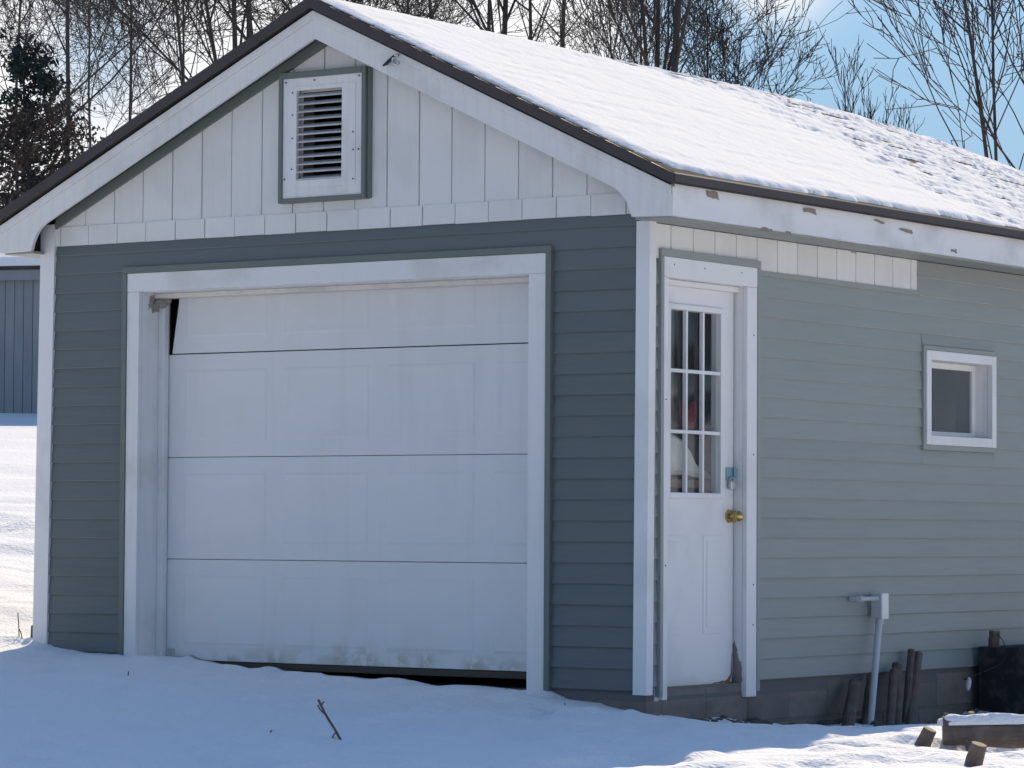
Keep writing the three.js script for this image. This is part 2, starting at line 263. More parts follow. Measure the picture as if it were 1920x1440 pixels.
// one course of lapped vinyl siding: u along the wall, n outwards
function course(u0, u1, y, h, n0) {
  const t = n0 + (R() - .5) * .0016, pr = [[0, 0], [.0125, 0], [.014, .004], [.013, .010], [.003, h + .004], [0, h + .004]];
  const s = new THREE.Shape(pr.map(([n, v]) => new THREE.Vector2(n, v)));
  const g = new THREE.ExtrudeGeometry(s, { depth: u1 - u0, bevelEnabled: false, steps: 1 });            // x = n, y = v, z = u
  const w = (R() - .5) * .002;
  g.applyMatrix4(new THREE.Matrix4().set(0, 0, 1, u0, 0, 1, 0, y, -1, 0, 0, 0, 0, 0, 0, 1));             // -> x = u, y, z = -n
  return xf(g, (v) => { v.z = -v.z + t; v.y += w * (v.x - u0) / (u1 - u0); });
}
{
  const fs = part('front_siding', garage);
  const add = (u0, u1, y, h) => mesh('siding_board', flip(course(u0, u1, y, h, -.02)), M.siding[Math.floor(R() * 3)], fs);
  for (let k = 0; k < 23; k++) {
    const y = k * EX, h = k === 22 ? .056 : EX;
    if (k < 21) { add(-3.862, -3.328, y, h); add(-.562, -.070, y, h); } else add(-3.862, -.070, y, h);
  }
  const ss = part('side_siding', garage);
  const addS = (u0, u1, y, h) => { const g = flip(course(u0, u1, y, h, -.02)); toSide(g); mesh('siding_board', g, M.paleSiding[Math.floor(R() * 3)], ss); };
  for (let k = 0; k < 22; k++) {
    const y = .022 + k * EX; if (y < 2.05) addS(.055, .118, y, EX);
    if (k < 20) { if (y + EX > 1.218 && y < 1.787) { addS(1.02, 2.776, y, EX); addS(3.639, -ZB, y, EX); if (y < 1.218) addS(2.777, 3.638, y, 1.212 - y); if (y + EX > 1.787) addS(2.777, 3.638, 1.789, y + EX - 1.789); } else addS(1.02, -ZB, y, EX); }
    else addS(k === 20 ? 2.722 : 2.722, -ZB, y, k === 21 ? .085 : EX);
  }
  for (let k = 20; k < 21; k++) addS(1.02, 2.722, .022 + k * EX, .030);
  const ls = part('side_siding', garage);
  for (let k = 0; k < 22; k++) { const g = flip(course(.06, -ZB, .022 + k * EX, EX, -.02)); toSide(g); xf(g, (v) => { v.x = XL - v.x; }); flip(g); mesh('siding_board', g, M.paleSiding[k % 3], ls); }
}
function flip(g) { g = g.index ? g.toNonIndexed() : g; const p = g.attributes.position.array; for (let i = 0; i < p.length; i += 9) for (let k = 0; k < 3; k++) { const t = p[i + 3 + k]; p[i + 3 + k] = p[i + 6 + k]; p[i + 6 + k] = t; } g.computeVertexNormals(); return g; }
// gable boards: grooved vertical sheets with a lapped lower strip
{
  const gb = part('gable_cladding', garage);
  const topAt = (x) => 3.285 - .4665 * Math.abs(x - XM);
  const clip = (x0, x1, y0) => { const xs = [x0, x1]; if (x0 < XM && x1 > XM) xs.splice(1, 0, XM); return [[x0, y0], [x1, y0], ...xs.slice().reverse().map((x) => [x, Math.max(y0 + .004, topAt(x))])]; };
  for (let k = -10; k < 11; k++) {
    const x0 = -1.985 + k * .203 + (R() - .5) * .006, x1 = -1.985 + (k + 1) * .203 - .006;
    const a = Math.max(x0, XL + .03), b = Math.min(x1, -.035); if (b - a < .02) continue;
    if (Math.max(topAt(a), topAt(b), a < XM && b > XM ? topAt(XM) : 0) > 2.42) { const zf = -.010 + (R() - .5) * .001, gm = M.gable[Math.floor(R() * 3)]; if (b > -2.13 && a < -1.85) { mesh('gable_board', prism([[a, 2.38], [b, 2.38], [b, 2.50], [a, 2.50]], -.022, zf, .002), gm, gb); mesh('gable_board', prism(clip(a, b, 3.06), -.022, zf, .002), gm, gb); } else mesh('gable_board', prism(clip(a, b, 2.380), -.022, zf, .002), gm, gb); }
    const c = Math.max(x0 + .026, XL + .08), d = Math.min(x1 + .0272, -.075);
    if (d - c > .02) mesh('gable_board', box(c, d, 2.291 + (R() - .5) * .003, 2.394 + (R() - .5) * .004, -.022, -.0045, .001), M.gable[Math.floor(R() * 3)], gb);
  }
  const bs = new THREE.Shape([[XL + .04, 2.30], [-.04, 2.30], [-.04, 2.375], [XM, 3.27], [XL + .04, 2.375]].map((p) => new THREE.Vector2(...p)));
  bs.holes.push(new THREE.Path([[-2.132, 2.561], [-2.132, 3.014], [-1.851, 3.014], [-1.851, 2.561]].map((p) => new THREE.Vector2(...p))));
  const bg = new THREE.ExtrudeGeometry(bs, { depth: .0033, bevelEnabled: false }); bg.translate(0, 0, -.0245); mesh('cladding_backing', bg, M.gable[2], gb);
  // trim along the sloping top edges
  for (const s of [-1, 1]) { const xa = XM + s * .012, xb = XM + s * 1.86; mesh('gable_trim', prism((s < 0 ? [[xb, topAt(xb) - .035], [xa, topAt(xa) - .035], [xa, topAt(xa) + .02], [xb, topAt(xb) + .02]] : [[xa, topAt(xa) - .012], [xb, topAt(xb) - .012], [xb, topAt(xb) + .02], [xa, topAt(xa) + .02]]), -.009, .008), M.channel, garage); }
}
// white strip of short boards under the right eave
{
  const sp = part('eave_cladding', garage); let z = .058, k = 0;
  while (z < 2.715) { const z1 = Math.min(2.72, z + (k ? .203 : .155)); if (z1 - z > .03) { const g = toSide(box(z + .003, z1 - .003, 2.078 + (R() - .5) * .004, 2.246, -.024, -.008, .002)); mesh('eave_board', g, M.gable[k % 3], sp); } z = z1; k++; }
  mesh('cladding_backing', toSide(box(.058, 2.716, 2.085, 2.243, -.0248, -.0225, 0)), M.gable[2], sp);
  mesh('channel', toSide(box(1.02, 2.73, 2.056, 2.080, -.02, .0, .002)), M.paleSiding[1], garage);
}
// corner posts
{
  const L = (dx, s) => prism(s > 0 ? [[-.074, -.02], [-.074, .003], [.003, .003], [.003, -.055], [-.02, -.055], [-.02, -.02]] : [[.078, -.02], [-.02 + .02, -.02], [0, -.06], [-.024, -.06], [-.024, .003], [.078, .003]], 0, 1, 0);
  const up_ = (g, y0, y1) => { g.applyMatrix4(new THREE.Matrix4().set(1, 0, 0, 0, 0, 0, 1, 0, 0, 1, 0, 0, 0, 0, 0, 1)); return xf(g, (v) => { v.y = mix(y0, y1, v.y); }); };
  mesh('corner_post', flip(xf(up_(L(0, 1), -.018, 2.252), (v) => { v.x += .008 * (1.1 - v.y) * -.6; })), M.whiteTrim, garage);
  mesh('corner_post', flip(xf(up_(L(0, -1), .04, 2.41), (v) => { v.x += XL + .012 * v.y; })), M.whiteTrim, garage);
}
// garage door opening
{
  const gd = part('garage_door', garage), Z = -.2;
  const doorTex = tex(1024, 1, (u, v) => {                    // covers the whole door once
    const x = -3.25 + u * 2.65, y = v * 2.3; let c = mixc([.74, .74, .735], [.68, .68, .67], .3 * sm(.5, .75, fbm(u * 14, v * 12, 5, 401)));
    const streak = fbm(x * 16, y * 1.3, 4, 405); c = mixc(c, [.62, .62, .60], .2 * sm(.55, .8, streak));
    let m = 0; for (const [mx, w, h] of [[-2.45, .06, .09], [-2.0, .05, .16], [-1.84, .09, .13], [-1.62, .05, .1], [-1.45, .05, .12], [-1.15, .07, .09], [-2.75, .07, .06], [-.95, .06, .06]]) m = Math.max(m, Math.exp(-(((x - mx) / w) ** 2)) * sm(h + .07, .07, y));
    m *= sm(.34, .62, fbm(x * 26, y * 26, 4, 409)); c = mixc(c, [.36, .34, .24], Math.min(.6, m * .75));
    const grub = sm(.20, .07, y) * sm(.45, .7, fbm(x * 9, y * 20, 4, 413)); c = mixc(c, [.50, .48, .40], .5 * grub);
    return c;
  });
  doorTex.repeat.set(1 / 2.65, 1 / 2.3); doorTex.offset.set(3.25 / 2.65, 0);
  const dm = mat({ map: doorTex, roughness: .42, bumpMap: fineBump, bumpScale: .0006 });
  const ys = [.065, .602, 1.144, 1.695, 2.232], x0 = -3.19, x1 = -.66;
  for (let k = 0; k < 4; k++) {
    const gap = k === 3 ? .007 : .0025, ya = ys[k] + (k === 3 ? .004 : .001), yb = ys[k + 1] - gap * .5;
    const geos = k === 3 ? [prism([[x0 + .035, ya], [x1, ya], [x1, yb], [x0 + .12, yb]], Z - .045, Z, .002)] : [box(x0, x1, ya, yb, Z - .045, Z, .004)];
    const cols = [[-3.06, -2.50], [-2.385, -1.83], [-1.71, -1.16], [-1.04, -.70]];
    for (const [a, b] of cols) {                              // pressed panels: a shallow groove round a raised field
      const pa = ya + .085, pb = yb - .085, w = .012;
      const ring = (o, d) => [[a + o, pa + o, d], [b - o, pa + o, d], [b - o, pb - o, d], [a + o, pb - o, d]];
      const A = ring(0, .0003), B = ring(w, .0031), Cc = ring(w + .03, .0015), tri = [];
      const quad = (p, q, r, s) => tri.push(...p, ...q, ...r, ...p, ...r, ...s);
      for (let i = 0; i < 4; i++) { const j = (i + 1) % 4; quad(A[i], A[j], B[j], B[i]); quad(B[i], B[j], Cc[j], Cc[i]); }
      quad(...Cc);
      const g = new THREE.BufferGeometry(); g.setAttribute('position', new THREE.Float32BufferAttribute(tri, 3)); g.translate(0, 0, Z); g.computeVertexNormals(); geos.push(g);
    }
    mesh('door_section', geos, dm, gd);
  }
  mesh('bottom_seal', box(x0, x1, .028, .064, Z - .04, Z - .006, .004), mat({ color: new THREE.Color().setRGB(.075, .062, .05), roughness: .9 }), gd);
  mesh('bracket', box(-3.155, -3.115, .10, .125, Z, Z + .012, .002), M.steel, gd);
  const fr = part('garage_door_frame', garage);
  mesh('casing', box(-3.298, -3.214, -.06, 2.022, -.02, .005, .003), M.white, fr);
  mesh('casing', box(-.696, -.592, -.12, 2.022, -.02, .005, .003), M.white, fr);
  mesh('casing', box(-3.298, -.592, 2.0225, 2.122, -.02, .006, .003), M.white, fr);
  mesh('jamb', box(-3.24, -3.2135, -.06, 2.018, Z - .05, -.0205, 0), M.white, fr);
  mesh('jamb', box(-.6965, -.67, -.12, 2.018, Z - .05, -.0205, 0), M.white, fr);
  mesh('jamb', box(-3.24, -.67, 2.0185, 2.05, Z - .05, -.0205, 0), M.white, fr);
  const cream = mat({ map: whiteTex(431, [.74, .70, .64], [.5, .46, .40], .5), roughness: .5 });
  mesh('door_stop', box(-3.2135, -3.172, -.06, 2.0, Z + .004, Z + .045, .004), M.white, fr);
  mesh('door_stop', box(-.738, -.6965, -.1, 2.0, Z + .004, Z + .045, .004), M.white, fr);
  mesh('door_stop', box(-3.2135, -.6965, 1.992, 2.018, Z + .006, Z + .085, .004), cream, fr);
  // painted-over channel round the casing
  const ch = part('door_channel', garage);
  mesh('channel', box(-3.330, -3.2985, -.02, 2.1225, -.02, .012, .002), M.channel, ch);
  mesh('channel', box(-.5915, -.560, -.05, 2.1225, -.02, .012, .002), M.channel, ch);
  mesh('channel', box(-3.330, -.560, 2.123, 2.156, -.02, .013, .002), M.channel, ch);
  // mud stuck in the upper corner of the frame
  const r = rng(77), mg = []; for (let i = 0; i < 16; i++) { const g = new THREE.IcosahedronGeometry(.012 + r() * .016, 1); g.scale(1, .8, 1); g.translate(-3.19 + (r() - .45) * .07, 1.985 - r() * r() * .07, -.145 + (r() - .5) * .05); mg.push(g); }
  mesh('mud_clump', mg, M.stain, fr);
  mesh('paint_stain', xf(toSide(patch([[.07, 1.94], [.19, 1.90], [.19, 2.0], [.09, 2.01]], 0, .03, 12)), (v) => { v.x += -3.2132; }), M.stain, fr);
}
// side door
{
  const X = -.07, sd = part('side_door', garage), q = (px, py, x = X) => { const p = onSide(px, py, x); return [-p.z, p.y]; };
  const cR0 = q(1399, 800, 0)[0], u0 = .14, u1 = cR0 - .009, y1 = 2.0, y0 = .008;
  const lx0 = q(1253, 760)[0], lx1 = q(1347, 760)[0], ly1 = q(1300, 584)[1], ly0 = q(1300, 924)[1];
  const s = new THREE.Shape([[u0, y0 + .004], [u1 - .05, y0], [u1 - .012, y0 + .012], [u1, y0 + .06], [u1, y1], [u0, y1]].map((p) => new THREE.Vector2(...p)));
  s.holes.push(new THREE.Path([[lx0, ly0], [lx0, ly1], [lx1, ly1], [lx1, ly0]].map((p) => new THREE.Vector2(...p))));
  const slab = toSide(new THREE.ExtrudeGeometry(s, { depth: .042, bevelEnabled: false })); slab.translate(X - .042, 0, 0);
  mesh('door_leaf', slab, M.whiteTrim, sd);
  const T = (u0, u1, y0, y1, n0, n1, r = .003) => toSide(box(u0, u1, y0, y1, n0, n1, r));
  const fw = .028;
  mesh('glazing_frame', [T(lx0 - fw, lx0, ly0 - fw, ly1 + fw, X, X + .016), T(lx1, lx1 + fw, ly0 - fw, ly1 + fw, X, X + .016), T(lx0, lx1, ly1, ly1 + fw, X, X + .0155), T(lx0, lx1, ly0 - fw, ly0, X, X + .0155)], M.whiteTrim, sd);
  const cw = (lx1 - lx0) / 3, rh = (ly1 - ly0) / 3, mb = .009;
  for (let k = 1; k < 3; k++) { mesh('muntin', T(lx0 + k * cw - mb, lx0 + k * cw + mb, ly0, ly1, X - .012, X + .010, .003), M.whiteTrim, sd); }
  for (let k = 1; k < 3; k++) { mesh('muntin', T(lx0, lx1, ly0 + k * rh - mb, ly0 + k * rh + mb, X - .011, X + .011, .003), M.whiteTrim, sd); }
  for (let i = 0; i < 3; i++) for (let j = 0; j < 3; j++) { const g = new THREE.PlaneGeometry(cw, rh); g.translate(lx0 + (i + .5) * cw, ly0 + (j + .5) * rh, 0); toSide(g); g.translate(X - .015, 0, 0); mesh('pane', g, M.glass, sd); }
  // two tall pressed panels in the lower half
  for (const [a, b] of [[.22, .43], [.615, .80]]) { const ya = .26, yb = .745; mesh('pressed_panel', [T(a, b, ya, yb, X - .002, X + .0035, .003), T(a + .03, b - .03, ya + .03, yb - .03, X, X + .0065, .004)], M.whiteTrim, sd); }
  const kp = q(1366, 968);
  const kn = mesh('knob', [toSide(new THREE.CylinderGeometry(.032, .034, .010, 20).rotateX(Math.PI / 2).translate(kp[0], kp[1], X + .005)), toSide(new THREE.CylinderGeometry(.011, .013, .04, 14).rotateX(Math.PI / 2).translate(kp[0], kp[1], X + .025)), toSide(new THREE.SphereGeometry(.027, 18, 12).scale(1, 1, .8).translate(kp[0], kp[1], X + .058))], M.brass, sd); kn.userData.label = 'round brass door knob';
  mesh('latch', T(u1 - .012, u1 + .024, kp[1] - .03, kp[1] + .03, X + .002, X + .012), M.brass, sd);
  const hp = q(1375, 890);
  const hs = mesh('hasp', [T(hp[0] - .075, hp[0] - .01, hp[1] - .03, hp[1] + .035, X + .001, X + .008), T(hp[0] - .02, hp[0] + .075, hp[1] - .022, hp[1] + .028, X + .012, X + .02), T(hp[0] + .02, hp[0] + .085, hp[1] - .028, hp[1] + .034, X + .02, X + .028)], M.blueSteel, sd); hs.userData.label = 'pale blue steel hasp';
  const sh = new THREE.TorusGeometry(.016, .0045, 8, 14, Math.PI); sh.translate(hp[0] - .045, hp[1] - .03, X + .02); toSide(sh);
  mesh('padlock', [T(hp[0] - .068, hp[0] - .022, hp[1] - .075, hp[1] - .032, X + .010, X + .030, .005), sh], M.steel, sd);
  mesh('rust_edge', xf(toSide(patch([[u1 - .20, y0 + .008], [u1 - .03, y0 + .006], [u1 - .008, y0 + .05], [u1 - .010, y0 + .15], [u1 - .017, y0 + .05], [u1 - .05, y0 + .02]], 0, .006, 3)), (v) => { v.x += X + .0006; }), M.rust, sd);
  // frame
  const fr = part('side_door_frame', garage);
  const cL0 = .128, cR1 = 1.005, cT = 2.09, hT = q(1320, 528, 0)[1];
  mesh('casing', T(cL0, .172, -.045, hT, -.02, .006), M.whiteTrim, fr); mesh('casing', T(cR0, cR1, -.058, hT, -.02, .006), M.whiteTrim, fr);
  mesh('casing', T(cL0, cR1, hT + .0005, cT, -.02, .007), M.whiteTrim, fr);
  mesh('jamb', T(cR0, cR0 + .03, -.05, hT, -.17, -.0205, 0), M.white, fr); mesh('jamb', T(.10, .135, -.05, hT, -.17, -.0205, 0), M.white, fr); mesh('jamb', T(.10, cR0 + .03, hT, hT + .03, -.17, -.0205, 0), M.white, fr);
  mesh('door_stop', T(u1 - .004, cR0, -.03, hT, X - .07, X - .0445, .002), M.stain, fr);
  mesh('door_stop', T(.136, cR0 - .001, hT - .03, hT - .001, X + .003, X + .03, .004), M.white, fr);
  const bare = mesh('bare_wood', xf(patch([[-.075, -.045], [-.022, -.045], [-.022, .11], [-.04, .13], [-.06, .22], [-.075, .2]], 0, .012, 21), (v) => { const x = v.x; v.x = x; v.z = -cR0 + v.z + .0005; }), M.bareWood, fr); bare.userData.label = 'bare grey wood where paint peeled off';
  mesh('threshold', T(.136, cR0 - .001, -.075, -.032, -.16, -.03, .006), M.concrete[2], fr);
  const ch = part('side_door_channel', garage);
  mesh('channel', T(.1005, .1275, -.03, cT, -.02, .010, .002), M.paleSiding[1], ch); mesh('channel', T(cR1 + .0005, cR1 + .03, -.03, cT, -.02, .010, .002), M.paleSiding[1], ch); mesh('channel', T(.1005, cR1 + .03, cT + .0005, cT + .036, -.02, .011, .002), M.paleSiding[1], ch);
  const r = rng(8), nails = []; for (const [u, y] of [[.22, 2.055], [.5, 2.055], [.85, 2.056], [.15, 1.4], [.15, .6], [.97, 1.15], [.972, .5], [.97, .3], [.97, 1.75]]) nails.push(toSide(new THREE.CylinderGeometry(.004, .004, .002, 8).rotateX(Math.PI / 2).translate(u, y, .0072)));
  mesh('nail_heads', nails, M.dark, fr);
}
// small side window
{
  const w = part('window', garage), T = (u0, u1, y0, y1, n0, n1, r = .004) => toSide(box(u0, u1, y0, y1, n0, n1, r));
  const a = 2.80, b = 3.628, c = 1.245, d = 1.762, f = .052;
  mesh('frame', [T(a, a + f, c, d, -.02, .012), T(b - f, b, c, d, -.02, .012), T(a + f, b - f, d - f, d, -.02, .0115), T(a + f, b - f, c, c + f, -.02, .0115)], M.whiteTrim, w);
  const tilt = M.white, D = -.12;
  mesh('jamb', [T(a + f - .015, a + f, c + f, d - f, D, -.0205, 0), T(b - f, b - f + .015, c + f, d - f, D, -.0205, 0), T(a + f - .015, b - f + .015, d - f, d - f + .015, D, -.0205, 0), T(a + f - .015, b - f + .015, c + f - .015, c + f, D, -.0205, 0)], tilt, w);
  mesh('sash', [T(a + f, a + f + .03, c + f + .0005, d - f - .0005, D + .005, D + .03), T(b - f - .045, b - f - .0005, c + f + .0005, d - f - .0005, D + .005, D + .03), T(a + f + .03, b - f - .045, d - f - .035, d - f - .0005, D + .005, D + .0295), T(a + f + .03, b - f - .045, c + f + .0005, c + f + .03, D + .005, D + .0295)], M.white, w);
  const g = new THREE.PlaneGeometry(b - a - 2 * f - .075, d - c - 2 * f - .064); g.translate((a + b) / 2 - .0075, (c + d) / 2, 0); toSide(g); g.translate(D + .015, 0, 0); mesh('pane', g, M.greyGlass, w);
  mesh('channel', [T(a - .026, a - .0005, c - .028, d + .026, -.02, .004, .002), T(b + .0005, b + .012, c - .028, d + .026, -.02, .004, .002), T(a - .0005, b + .0005, d + .0005, d + .026, -.02, .0035, .002), T(a - .0005, b + .0005, c - .028, c - .0005, -.02, .0035, .002)], M.paleSiding[1], w);
}
// gable vent
{
  const v = part('gable_vent', garage); v.position.z = .014;
  const x0 = -2.253, x1 = -1.690, y0 = 2.442, y1 = 3.118, ft = .024;
  mesh('outer_frame', [box(x0, x0 + ft, y0, y1, -.03, .02), box(x1 - ft, x1, y0, y1, -.03, .02), box(x0 + ft, x1 - ft, y1 - ft - .008, y1, -.03, .0195), box(x0 + ft, x1 - ft, y0, y0 + ft, -.03, .0195)], M.channel, v);
  mesh('outer_frame', [box(x1 + .0005, x1 + .016, y0 + .004, y1 - .004, -.03, .002)], M.channel, v);
  const a = x0 + ft, b = x1 - ft, c = y0 + ft, d = y1 - ft - .008;
  const la = -2.138, lb = -1.845, lc = 2.555, ld = 3.02;       // louvre opening
  mesh('plate', [box(a, la, c, d, -.012, .010, .002), box(lb, b, c, d, -.012, .010, .002), box(la, lb, ld, d, -.012, .0098, .002), box(la, lb, c, lc, -.012, .0098, .002)], M.white, v);
  const pa = a + .055, pb = b - .042, pc = c + .05, pd = d - .045;
  mesh('inner_plate', [box(pa, la - .001, pc, pd, .0105, .0135, .001), box(lb + .001, pb, pc, pd, .0105, .0135, .001), box(la - .001, lb + .001, ld, pd, .0105, .0134, .001), box(la - .001, lb + .001, pc, lc, .0105, .0134, .001)], M.white, v);
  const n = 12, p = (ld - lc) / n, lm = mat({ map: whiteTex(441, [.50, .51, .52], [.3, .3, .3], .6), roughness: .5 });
  for (let k = 0; k < n; k++) {                               // each louvre is a scooped hood, closed at its top edge and open below
    const pos = [], y = lc + k * p, nu = 16, idx = [], row = [[.0, -.022, .66], [.0, -.006, .46], [.0, .010, .28], [0, .0145, .24], [0, .0155, .10], [0, .012, .02]];
    for (const [, z, h] of row) for (let i = 0; i <= nu; i++) { const s = i / nu, e = Math.sqrt(Math.max(0, Math.min(1, Math.min(s, 1 - s) * 9))); pos.push(mix(la - .002, lb + .002, s), y + p * mix(.12, h, h > .24 ? mix(.35, 1, e) : 1), mix(.006, z, mix(.3, 1, e))); }
    for (let j = 0; j < row.length - 1; j++) for (let i = 0; i < nu; i++) { const q = j * (nu + 1) + i; idx.push(q, q + nu + 1, q + 1, q + 1, q + nu + 1, q + nu + 2); }
    const g = new THREE.BufferGeometry(); g.setAttribute('position', new THREE.Float32BufferAttribute(pos, 3)); g.setIndex(idx); g.computeVertexNormals();
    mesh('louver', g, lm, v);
  }
  const sc = []; for (const [x, y] of [[pa + .01, pd - .03], [pa + .01, pc + .26], [pa + .008, pc + .10], [pa + .01, pc + .38], [pb - .012, pc + .03], [pb - .012, pc + .18], [pb - .014, pc + .27], [a + .02, d - .02], [b - .02, d - .015], [a + .015, c + .1], [b - .02, c + .23], [(a + b) / 2 - .05, d - .018]]) sc.push(new THREE.CylinderGeometry(.0045, .0045, .003, 8).rotateX(Math.PI / 2).translate(x, y, .0145));
  mesh('screw_heads', sc, M.dark, v);
}
// roof, rake boards, fascia and soffits
{
  // shingled deck as stepped courses lofted along z with a sagging ridge
  const TH = .052, xr = .238, xl = 2 * XM - xr, topY = (x) => 3.478 - .4665 * Math.abs(x - XM);
  const zs = []; for (let z = .155; z > ZB - .2; z -= .3) zs.push(z); zs.push(ZB - .2);
  for (const s of [1, -1]) {
    const prof = [], n = 17, xe = s > 0 ? xr : xl;             // from eave to ridge, each course a small step
    prof.push([xe, topY(xe) - TH]);
    for (let k = 0; k < n; k++) { const xa = mix(xe, XM, k / n), xb = mix(xe, XM, (k + 1) / n); prof.push([xa, topY(xa) + .004], [xb, topY(xb) + .001]); }
    prof.push([XM, topY(XM) - TH]);
    const pos = [], idx = [], m = prof.length;
    zs.forEach((z) => prof.forEach(([x, y]) => pos.push(x, sagY(y, z), z)));
    for (let j = 0; j < zs.length - 1; j++) for (let i = 0; i < m; i++) { const a = j * m + i, b = j * m + (i + 1) % m; idx.push(a, b, a + m, b, b + m, a + m); }
    const cap = (j, rev) => { const pts = prof.map(([x, y]) => new THREE.Vector2(x, y)); for (const f of THREE.ShapeUtils.triangulateShape(pts, [])) { const t = f.map((q) => j * m + q); if (rev) t.reverse(); idx.push(...t); } };
    cap(0, false); cap(zs.length - 1, true);
    const g = new THREE.BufferGeometry(); g.setAttribute('position', new THREE.Float32BufferAttribute(pos, 3)); g.setIndex(idx);
    const gg = g.toNonIndexed(); gg.computeVertexNormals(); mesh('shingle_roof', gg, M.shingle, garage);
    // brown metal edge: along the rake and along the eave
    const e = .004, A = [XM, topY(XM)], B = [xe, topY(xe)];
    mesh('rake_drip_edge', prism([[A[0], A[1] - TH - .006], [B[0] + s * e, B[1] - TH - .006], [B[0] + s * e, B[1] - .002], [A[0], A[1] - .002]], .1555, .163), M.drip, garage);
    const ge = prism([[xe, B[1] - .042], [xe + s * .007, B[1] - .042], [xe + s * .007, B[1] - .004], [xe, B[1] + .004]].sort(() => 0), ZB - .2, .155);
    mesh('eave_drip_edge', ge, M.drip, garage);
  }
  // rake boards with a flared foot
  for (const s of [1, -1]) {
    const X = (x) => s > 0 ? x : 2 * XM - x, sh = new THREE.Shape();
    sh.moveTo(X(XM), rakeY(XM)); sh.lineTo(X(.213), rakeY(.213) - .005); sh.lineTo(X(.213), 2.256); sh.lineTo(X(-.022), 2.262); sh.quadraticCurveTo(X(-.052), 2.37, X(-.126), 2.408); sh.lineTo(X(XM), 3.267); sh.closePath();
    const g = new THREE.ExtrudeGeometry(sh, { depth: .02, bevelEnabled: true, bevelThickness: .002, bevelSize: .002, bevelOffset: -.002, bevelSegments: 1, curveSegments: 10 }); g.translate(0, 0, .10);
    mesh('rake_board', g, M.white, garage);
    const tr = [[X(XM), rakeY(XM) - .001], [X(.205), rakeY(.205) - .001], [X(.205), rakeY(.205) - .045], [X(XM), rakeY(XM) - .045]];
    mesh('rake_trim', prism(tr, .1245, .134, .002), M.white, garage);
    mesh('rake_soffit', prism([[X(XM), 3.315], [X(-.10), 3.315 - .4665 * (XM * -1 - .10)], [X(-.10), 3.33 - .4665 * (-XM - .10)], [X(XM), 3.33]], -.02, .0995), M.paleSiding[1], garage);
    // boxed eave: fascia, soffit
    const fx = s > 0 ? .2 : 2 * XM - .2;
    const fas = xf(new THREE.BoxGeometry(.022, .168, -ZB + .28, 1, 4, 60), (v) => { v.x += fx; v.y += 2.341 ; v.z += (ZB - .08) / 2; });
    xf(fas, (v) => { const k = fbm(v.z * 1.3, v.y * 5, 3, 501); v.x += s * (k - .5) * .006 + (v.y < 2.27 ? s * .004 : 0); v.y += (fbm(v.z * 3, 0, 3, 505) - .5) * .008; });
    mesh('fascia_board', fas, M.fascia, garage);
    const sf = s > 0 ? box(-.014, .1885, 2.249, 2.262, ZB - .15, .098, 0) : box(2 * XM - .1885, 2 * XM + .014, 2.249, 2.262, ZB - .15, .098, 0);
    mesh('eave_soffit', sf, M.paleSiding[1], garage).userData.label = 'grey soffit in the side siding colour';  // soffit shares the pale grey material of the side siding
  }
  // missing-paint flakes on the right fascia
  const fl = []; for (const [px, py, w, h] of [[1338, 365, .10, .028], [1520, 395, .12, .02], [1440, 430, .10, .012], [1480, 437, .04, .012], [1600, 470, .05, .014], [1700, 432, .14, .012], [1790, 470, .06, .012], [1650, 415, .10, .01]]) { const p = onSide(px, py, .216); fl.push(toSide(patch([[-p.z - w / 2, p.y - h / 2], [-p.z + w / 2, p.y - h / 2 - .006], [-p.z + w / 2 - .01, p.y + h / 2], [-p.z - w / 2 - .012, p.y + h / 2]], .2145, .008, Math.round(px), 4))); }
  const flk = mesh('bare_wood', fl, M.bareWood, garage); flk.userData.label = 'bare patches on the eave board';
  // small bracket left on the rake
  const bp = onFront(742, 115, .125), br = part('light_bracket', garage);
  mesh('plate', box(bp.x - .05, bp.x - .005, bp.y - .022, bp.y + .012, .1345, .142, .003), M.steel, br);
  const hk = new THREE.TorusGeometry(.024, .006, 8, 18, Math.PI * 1.5); hk.rotateZ(.9); hk.translate(bp.x + .022, bp.y + .004, .15); mesh('hook', hk, M.steel, br);
  mesh('arm', cyl(V(bp.x - .06, bp.y - .02, .148), V(bp.x + .01, bp.y + .025, .152), .006, .006, 8), M.dark, br);
}
// concrete block foundation
{
  const f = part('foundation', garage);
  mesh('mortar', [box(-.60, -.034, -.8, -.006, -.18, -.0305, 0), box(-.18, -.0305, -.8, .012, ZB + .05, -.037, 0), box(XL + .034, -.60, -.8, -.20, -.40, -.24, 0), box(XL + .034, XL + .2, -.8, .012, ZB + .05, -.2, 0)], M.mortar, f);
  for (let row = 0; row < 3; row++) {
    const y1 = .002 - row * .2, y0 = y1 - .188;
    for (let k = 0; k < 24; k++) { const u0 = -.02 + k * .4 + (row % 2) * .2 - .2, a = Math.max(.035, u0), b = Math.min(-ZB, u0 + .388); if (b - a > .03) mesh('block', toSide(box(a, b, y0 + (R() - .5) * .004, y1 + (row ? (R() - .5) * .004 : 0), -.14, -.0265 + (R() - .5) * .005, .008)), M.concrete[Math.floor(R() * 3)], f); }
    for (let k = 0; k < 2; k++) { const a = -.60 + k * .29 + (row % 2) * .05, b = Math.min(-.037, a + .278); mesh('block', box(a, b, y0, y1 - .008, -.16, -.026 + (R() - .5) * .004, .006), M.concrete[Math.floor(R() * 3)], f); }
  }
}
